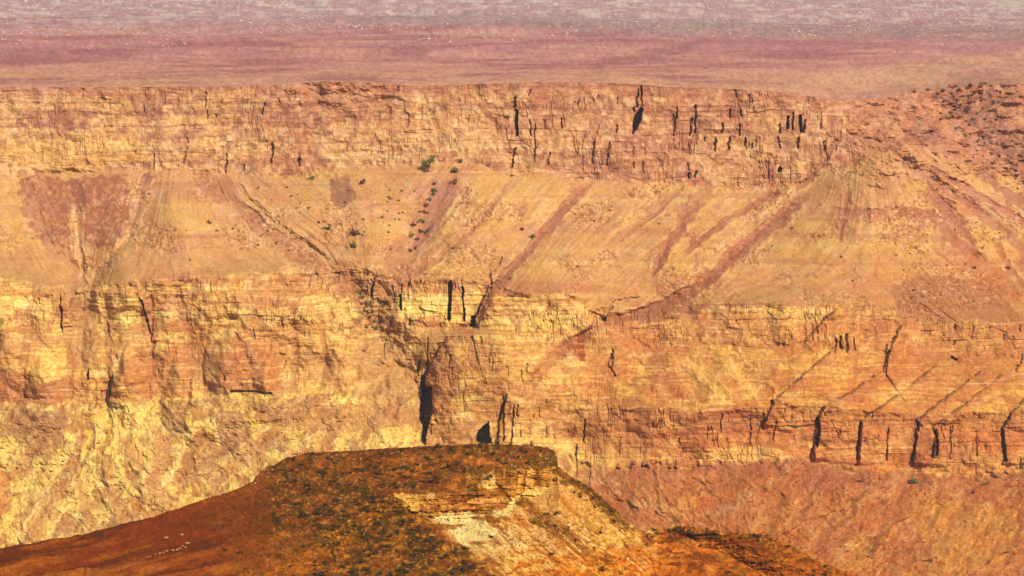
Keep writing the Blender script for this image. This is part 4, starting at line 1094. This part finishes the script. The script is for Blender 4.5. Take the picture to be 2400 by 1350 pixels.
for i in range(46):
    u = random.uniform(600, 1000); v = random.uniform(440, 600)
    put('bush', (S_GREEN, S_RUST)[i % 2][i % 6], wall_pt(u, v), random.uniform(3.5, 7) * MW, 'tiny ' + ('olive' if i % 2 == 0 else 'brown') + ' bush on the ' + ('upper' if v < 500 else 'lower') + (' left' if u < 760 else ' right' if u > 880 else ' middle') + ' amphitheatre scree', 'bush', 'tiny bushes in the amphitheatre', .85)
for i in range(70):
    u = random.gauss(2260, 55); v = 226 + random.gauss(0, 26)
    if not (2140 < u < 2400 and 180 < v < 300): continue
    put('bush', S_RUST[i % 6], wall_pt(u, v), random.uniform(5, 11) * MW, 'dark bush on the ' + ('left' if u < 2235 else 'right' if u > 2290 else 'middle') + ' of the rubble knoll at upper right, ' + ('near its crest' if v < 222 else 'halfway down it' if v < 246 else 'at its foot'), 'bush', 'bushes on the rubble knoll', .8)
for i in range(60):
    t_ = random.random(); u = 2250 + 150 * t_ + random.gauss(0, 22); v = 280 + 130 * t_ + random.gauss(0, 22)
    put('bush', (S_RUST, S_GREEN)[i % 4 == 0][i % 6], wall_pt(min(u, 2420), v), random.uniform(5, 10) * MW, ('olive' if i % 4 == 0 else 'rust') + ' bush in the ravine at the upper right edge, ' + ('at its top' if t_ < .3 else 'halfway down' if t_ < .65 else 'near its lower end'), 'bush', 'bushes in the right ravine', .8)
for i in range(46):
    u = random.uniform(0, 940); v = random.uniform(990, 1250)
    if v > np.interp(u, um, sil) - 8: continue
    put('boulder', R_DARK[i % 6], wall_pt(u, v), random.uniform(3.5, 8) * MW, 'brown boulder on the pale yellow slope ' + ('high under the banded cliff' if v < 1060 else 'just above the brown hill' if v > 1150 else 'midway up') + (' at far left' if u < 250 else ' behind the shoulder' if u > 520 else ''), 'boulder', 'boulders on the yellow slope')
for i in range(80):
    u = random.uniform(1420, 2400); v = random.uniform(1120, 1345)
    if v > np.interp(u, um, sil) - 6: continue
    put('boulder', R_DARK[i % 6], wall_pt(u, v), random.uniform(3.5, 8) * MW, 'brown boulder on the orange scree ' + ('under the dark cliff cracks' if v < 1190 else 'above the rust ridge' if u < 1800 else 'near the lower right corner') , 'boulder', 'boulders on the orange scree')
nb = 0
while nb < 110:
    u = random.uniform(20, 2390); c_ = int(np.argmin(np.abs(ucol - u)))
    v = random.uniform(cb1[c_] + 8, ben[c_] - 6)
    r_ = int(np.argmin(np.abs(V[:, c_] - v)))
    if rub[r_, c_] < .45 and random.random() < .85: continue
    part = 'left spur' if u < 620 else 'amphitheatre' if u < 960 else 'middle scree' if u < 1450 else 'long diagonal gully' if u < 1880 else 'right hand scree cone'
    pale = nb % 5 == 0; big_ = random.random() < .3
    lb = ('pale' if pale else 'brown') + (' large' if big_ else ' small') + ' boulder on the ' + part + (' high under the upper cliff' if v < 520 else ' low above the banded cliff')
    put('boulder', (R_PALE if pale else R_DARK)[nb % 6], wall_pt(u, v), (random.uniform(6, 9) if big_ else random.uniform(3, 5.5)) * MW, lb, 'boulder', 'boulders on the ' + part)
    nb += 1
# white stones on the mesa
stones = [(389, 1262, 11, 'flat white stone high on the smooth rust slope of the mesa'), (426, 1254, 9, 'small white stone up and right of the flat white stone'),
 (438, 1274, 10, 'white stone at the right end of the stone row on the rust slope'), (721, 1204, 8, 'lone white stone on the brushy brown flank'),
 (596, 1133, 9, 'white stone on the skyline where the mesa steepens'), (740, 1299, 7, 'white stone on the lower brown slope, left one of its pair'),
 (759, 1292, 6, 'white stone on the lower brown slope, right one of its pair'), (791, 1313, 6, 'small white stone below the pair on the lower brown slope'),
 (1147, 1043, 8, 'pale stone on the mesa top in front of the black cleft'), (1302, 1206, 6, 'pale block upper on the dark boulder rib'),
 (1290, 1228, 8, 'pale block lower on the dark boulder rib'), (1305, 1218, 6, 'pale block between two others on the dark boulder rib')]
for i, (u, v, wd, lb) in enumerate(stones):
    put('stone', R_PALE[i % 6], mesa_pt(u, v), wd * MM, lb, 'stone', 'white stones on the mesa', .7)
for i, (u, v) in enumerate([(345, 1306), (353, 1304), (363, 1300), (372, 1298), (380, 1296), (388, 1292), (403, 1291), (412, 1289), (420, 1285), (428, 1280), (435, 1283)]):
    put('stone', R_PALE[i % 6], mesa_pt(u, v), random.uniform(4, 8) * MM, 'white stone in the slanting row across the smooth rust slope', 'stone', 'row of white stones', .7)
for i in range(34):
    t_ = random.random(); u = 1215 + 170 * t_ + random.gauss(0, 10); v = 1180 + 115 * t_ + random.gauss(0, 8)
    put('boulder', R_DARK[i % 6], mesa_pt(u, v), random.uniform(3, 7) * MM, 'dark boulder on the rib under the mesa rim, ' + ('upper end' if t_ < .33 else 'middle' if t_ < .66 else 'lower end'), 'boulder', 'boulders on the mesa rib')
for i in range(28):
    u = random.uniform(570, 640); v = np.interp(u, um, sil) + random.uniform(1, 26)
    put('boulder', (R_DARK if i % 9 else R_PALE)[i % 6], mesa_pt(u, v), random.uniform(3, 7) * MM, ('dark' if i % 9 else 'pale') + ' block on the broken left shoulder of the mesa, ' + ('lower end' if u < 592 else 'upper end' if u > 616 else 'midway'), 'boulder', 'blocks on the mesa shoulder')
for i in range(36):
    u = random.uniform(1180, 1305); v = random.uniform(1066, 1104)
    put('boulder', (R_DARK if i % 5 else R_PALE)[i % 6], mesa_pt(u, v), random.uniform(4, 10) * MM, ('dark' if i % 5 else 'pale') + ' block in the crumbling right rim of the mesa, ' + ('left part' if u < 1225 else 'outer corner' if u > 1270 else 'middle'), 'boulder', 'blocks on the mesa rim')

# dark shrubs of the mesa: the largest 300 are things, the finer ones one mass
def mesa_density(u, v):
    if v < np.interp(u, um, sil) + 2 or v > 1362: return 0
    cl_ = float(fbm(np.array([u / 26.0]), np.array([v / 11.0]), 3, 355)[0])      # scrub stands in clumps
    return float(mesa_dens(u + random.gauss(0, 22), v)) ** 1.5 * min(1.0, max(.06, (cl_ - .42) * 7))
pts = []
while len(pts) < 4600:
    u = random.uniform(0, 2040); v = random.uniform(1042, 1362)
    if random.random() < mesa_density(u, v): pts.append((u, v, random.choice((2.2, 2.6, 3.0, 3.6, 4.4, 6.0, 7.5)) * random.uniform(.85, 1.3) * (1.5 if random.random() < .05 else 1)))
pts.sort(key=lambda t_: -t_[2])
for i, (u, v, wd) in enumerate(pts[:280]):
    top = v - np.interp(u, um, sil)
    if u < 640: z_ = 'on the smooth rust slope near the left shoulder of the mesa'
    elif top < 22 and u < 1300: z_ = 'along the skyline edge of the mesa top'
    elif u < 930 and v < 1165: z_ = 'on the reddish top left of the pale scarp'
    elif u < 780: z_ = 'on the brushy flank below the left shoulder'
    elif u < 930: z_ = 'on the brushy flank just left of the pale scarp'
    elif u < 1235 and v < 1160: z_ = 'on the mesa top right above the pale scarp'
    elif u < 1070: z_ = 'on the brown apron under the left end of the scarp'
    elif u < 1235: z_ = 'at the foot of the brown apron by the bottom edge'
    elif u < 1310: z_ = 'among the blocks of the crumbling right rim'
    elif u < 1510 and top < 40: z_ = 'in the dark strip down the right flank'
    elif u < 1510: z_ = 'on the yellow ribs below the right rim'
    elif top < 24: z_ = 'on the crest of the rust red ridge'
    else: z_ = 'on the face of the rust red ridge'
    sz_ = 'broad' if wd > 7 else 'middling' if wd > 5.2 else 'small'
    where = sz_ + ' dark olive shrub ' + z_
    put('shrub', S_OLIVE[i % 6], mesa_pt(u, v), wd * MM * 1.1, where, 'shrub', 'dark shrubs ' + z_, .75)
def mass(name, items, src, mat, label, ptf, M):
    vs_, fs_, n0 = [], [], 0
    for i, (u, v, wd) in enumerate(items):
        a, f = src[i % len(src)]; p = np.array(ptf(u, v)); th = random.uniform(0, 6.28); c_, s0 = math.cos(th), math.sin(th)
        b = a * wd * M; b = np.stack([b[:, 0] * c_ - b[:, 1] * s0, b[:, 0] * s0 + b[:, 1] * c_, b[:, 2] * .75], -1) + p
        vs_.append(b); fs_ += [tuple(x + n0 for x in q_) for q_ in f]; n0 += len(a)
    o = bpy.data.objects.new(name, mesh_from(name, np.concatenate(vs_), fs_, mat)); C.objects.link(o)
    o['kind'] = 'stuff'; o['label'] = label; o['category'] = 'scrub'
shr_small = [shrub_arrays(26, 700 + i) for i in range(6)]
mass('scrub', pts[280:], shr_small, M_OLIVE, 'fine dark scrub speckling the mesa between its larger shrubs', mesa_pt, MM)

# pale tufts on the plain
def plain_pt(u, v):
    c = int(np.argmin(np.abs(ucol - u))); Y_, Z_ = Pp[:, c, 1], Pp[:, c, 2]
    cp, sp = math.cos(PITCH), math.sin(PITCH)
    vv = 675 - F * (Y_ * sp + Z_ * cp) / (Y_ * cp - Z_ * sp)
    return Vector3(Pp[int(np.argmin(np.abs(vv - v))), c])
R_TUFT = variants(rok, 'tuft', M_PALE)
big_t = [(1133, 90, 13, 'largest pale bush on the plain, alone above the cliff centre'), (1055, 99, 9, 'pale bush left of the largest pale bush on the plain'),
 (1005, 92, 10, 'pale bush second to the left of the largest pale bush'), (300, 103, 9, 'pale bush at the lower left of the plain, left of a close pair'),
 (350, 101, 9, 'pale bush in a close pair at left on the plain'), (383, 108, 9, 'lower pale bush of the close pair at left on the plain'), (106, 70, 12, 'broad pale bush near the left edge of the plain'),
 (1112, 114, 7, 'small pale bush low on the plain below the largest one'), (1330, 82, 8, 'pale bush on the plain above the black cleft')]
for i, (u, v, wd, lb) in enumerate(big_t):
    p = plain_pt(u, v); put('tuft', R_TUFT[i % 6], p, wd * p[1] / F, lb, 'bush', 'pale bushes on the plain', .6)
tp = []
while len(tp) < 5200:
    u = random.uniform(0, 2400); v = -6 + 122 * random.random() ** 1.5
    d = .25 + .75 * (vn(np.array([u / 130.0]), np.array([v / 12.0]), 210)[0] > .5)
    if v > 85: d *= .25
    if u > 1500 and v < 90: d = max(d, .75)
    if u > 1500 and v > 88: d *= .15
    if random.random() < d: tp.append((u, v, random.uniform(2.4, 4.6) if random.random() < .9 else random.uniform(4.6, 8)))
tp.sort(key=lambda t_: -t_[2])
for i, (u, v, wd) in enumerate(tp[:280]):
    p = plain_pt(u, v); put('tuft', R_TUFT[i % 6], p, wd * p[1] / F * 1.1, ('wider' if wd > 6 else 'small') + ' pale tuft on the ' + ('hazy far' if v < 30 else 'greyish' if v < 65 else 'pink near') + ' plain above ' + ('the heart shaped rubble patch' if u < 450 else 'the left scree spur' if u < 800 else 'the green tree' if u < 1150 else 'the black clefts' if u < 1550 else 'the cracked columns' if u < 1950 else 'the dark rubble knoll'), 'bush', 'pale tufts on the far plain', .6)
def tuft_mass():
    vs_, fs_, n0 = [], [], 0
    for i, (u, v, wd) in enumerate(tp[280:]):
        a, f = rok[i % 6]; p = np.array(plain_pt(u, v)); b = a * wd * p[1] / F; b[:, 2] *= .6
        vs_.append(b + p); fs_ += [tuple(x + n0 for x in q_) for q_ in f]; n0 += len(a)
    o = bpy.data.objects.new('dry_grass', mesh_from('dry_grass', np.concatenate(vs_), fs_, M_PALE)); C.objects.link(o)
    o['kind'] = 'stuff'; o['label'] = 'fine pale dry grass speckling the far plain'; o['category'] = 'grass'
tuft_mass()

# ------------------------------------------------------------------ the hazy air
DENS = 0.00002
hm = bpy.data.materials.new('haze'); hm.use_nodes = True
n = hm.node_tree
for x in list(n.nodes):
    if x.type != 'OUTPUT_MATERIAL': n.nodes.remove(x)
pv = n.nodes.new('ShaderNodeVolumePrincipled')
pv.inputs['Color'].default_value = (.86, .82, .88, 1); pv.inputs['Density'].default_value = DENS
pv.inputs['Anisotropy'].default_value = 0.0
out = [x for x in n.nodes if x.type == 'OUTPUT_MATERIAL'][0]
n.links.new(pv.outputs[0], out.inputs['Volume'])
x0, x1, y0, y1, z0, z1 = -9000, 9000, -60, 20400, -560, 30
hv = [(x, y, z) for z in (z0, z1) for y in (y0, y1) for x in (x0, x1)]
hf = [(0, 2, 3, 1), (4, 5, 7, 6), (0, 1, 5, 4), (2, 6, 7, 3), (0, 4, 6, 2), (1, 3, 7, 5)]
hz = bpy.data.objects.new('haze', mesh_from('haze', hv, hf, hm)); C.objects.link(hz)
hz['kind'] = 'stuff'; hz['label'] = 'thin pinkish haze filling the air over canyon and plain'; hz['category'] = 'haze'
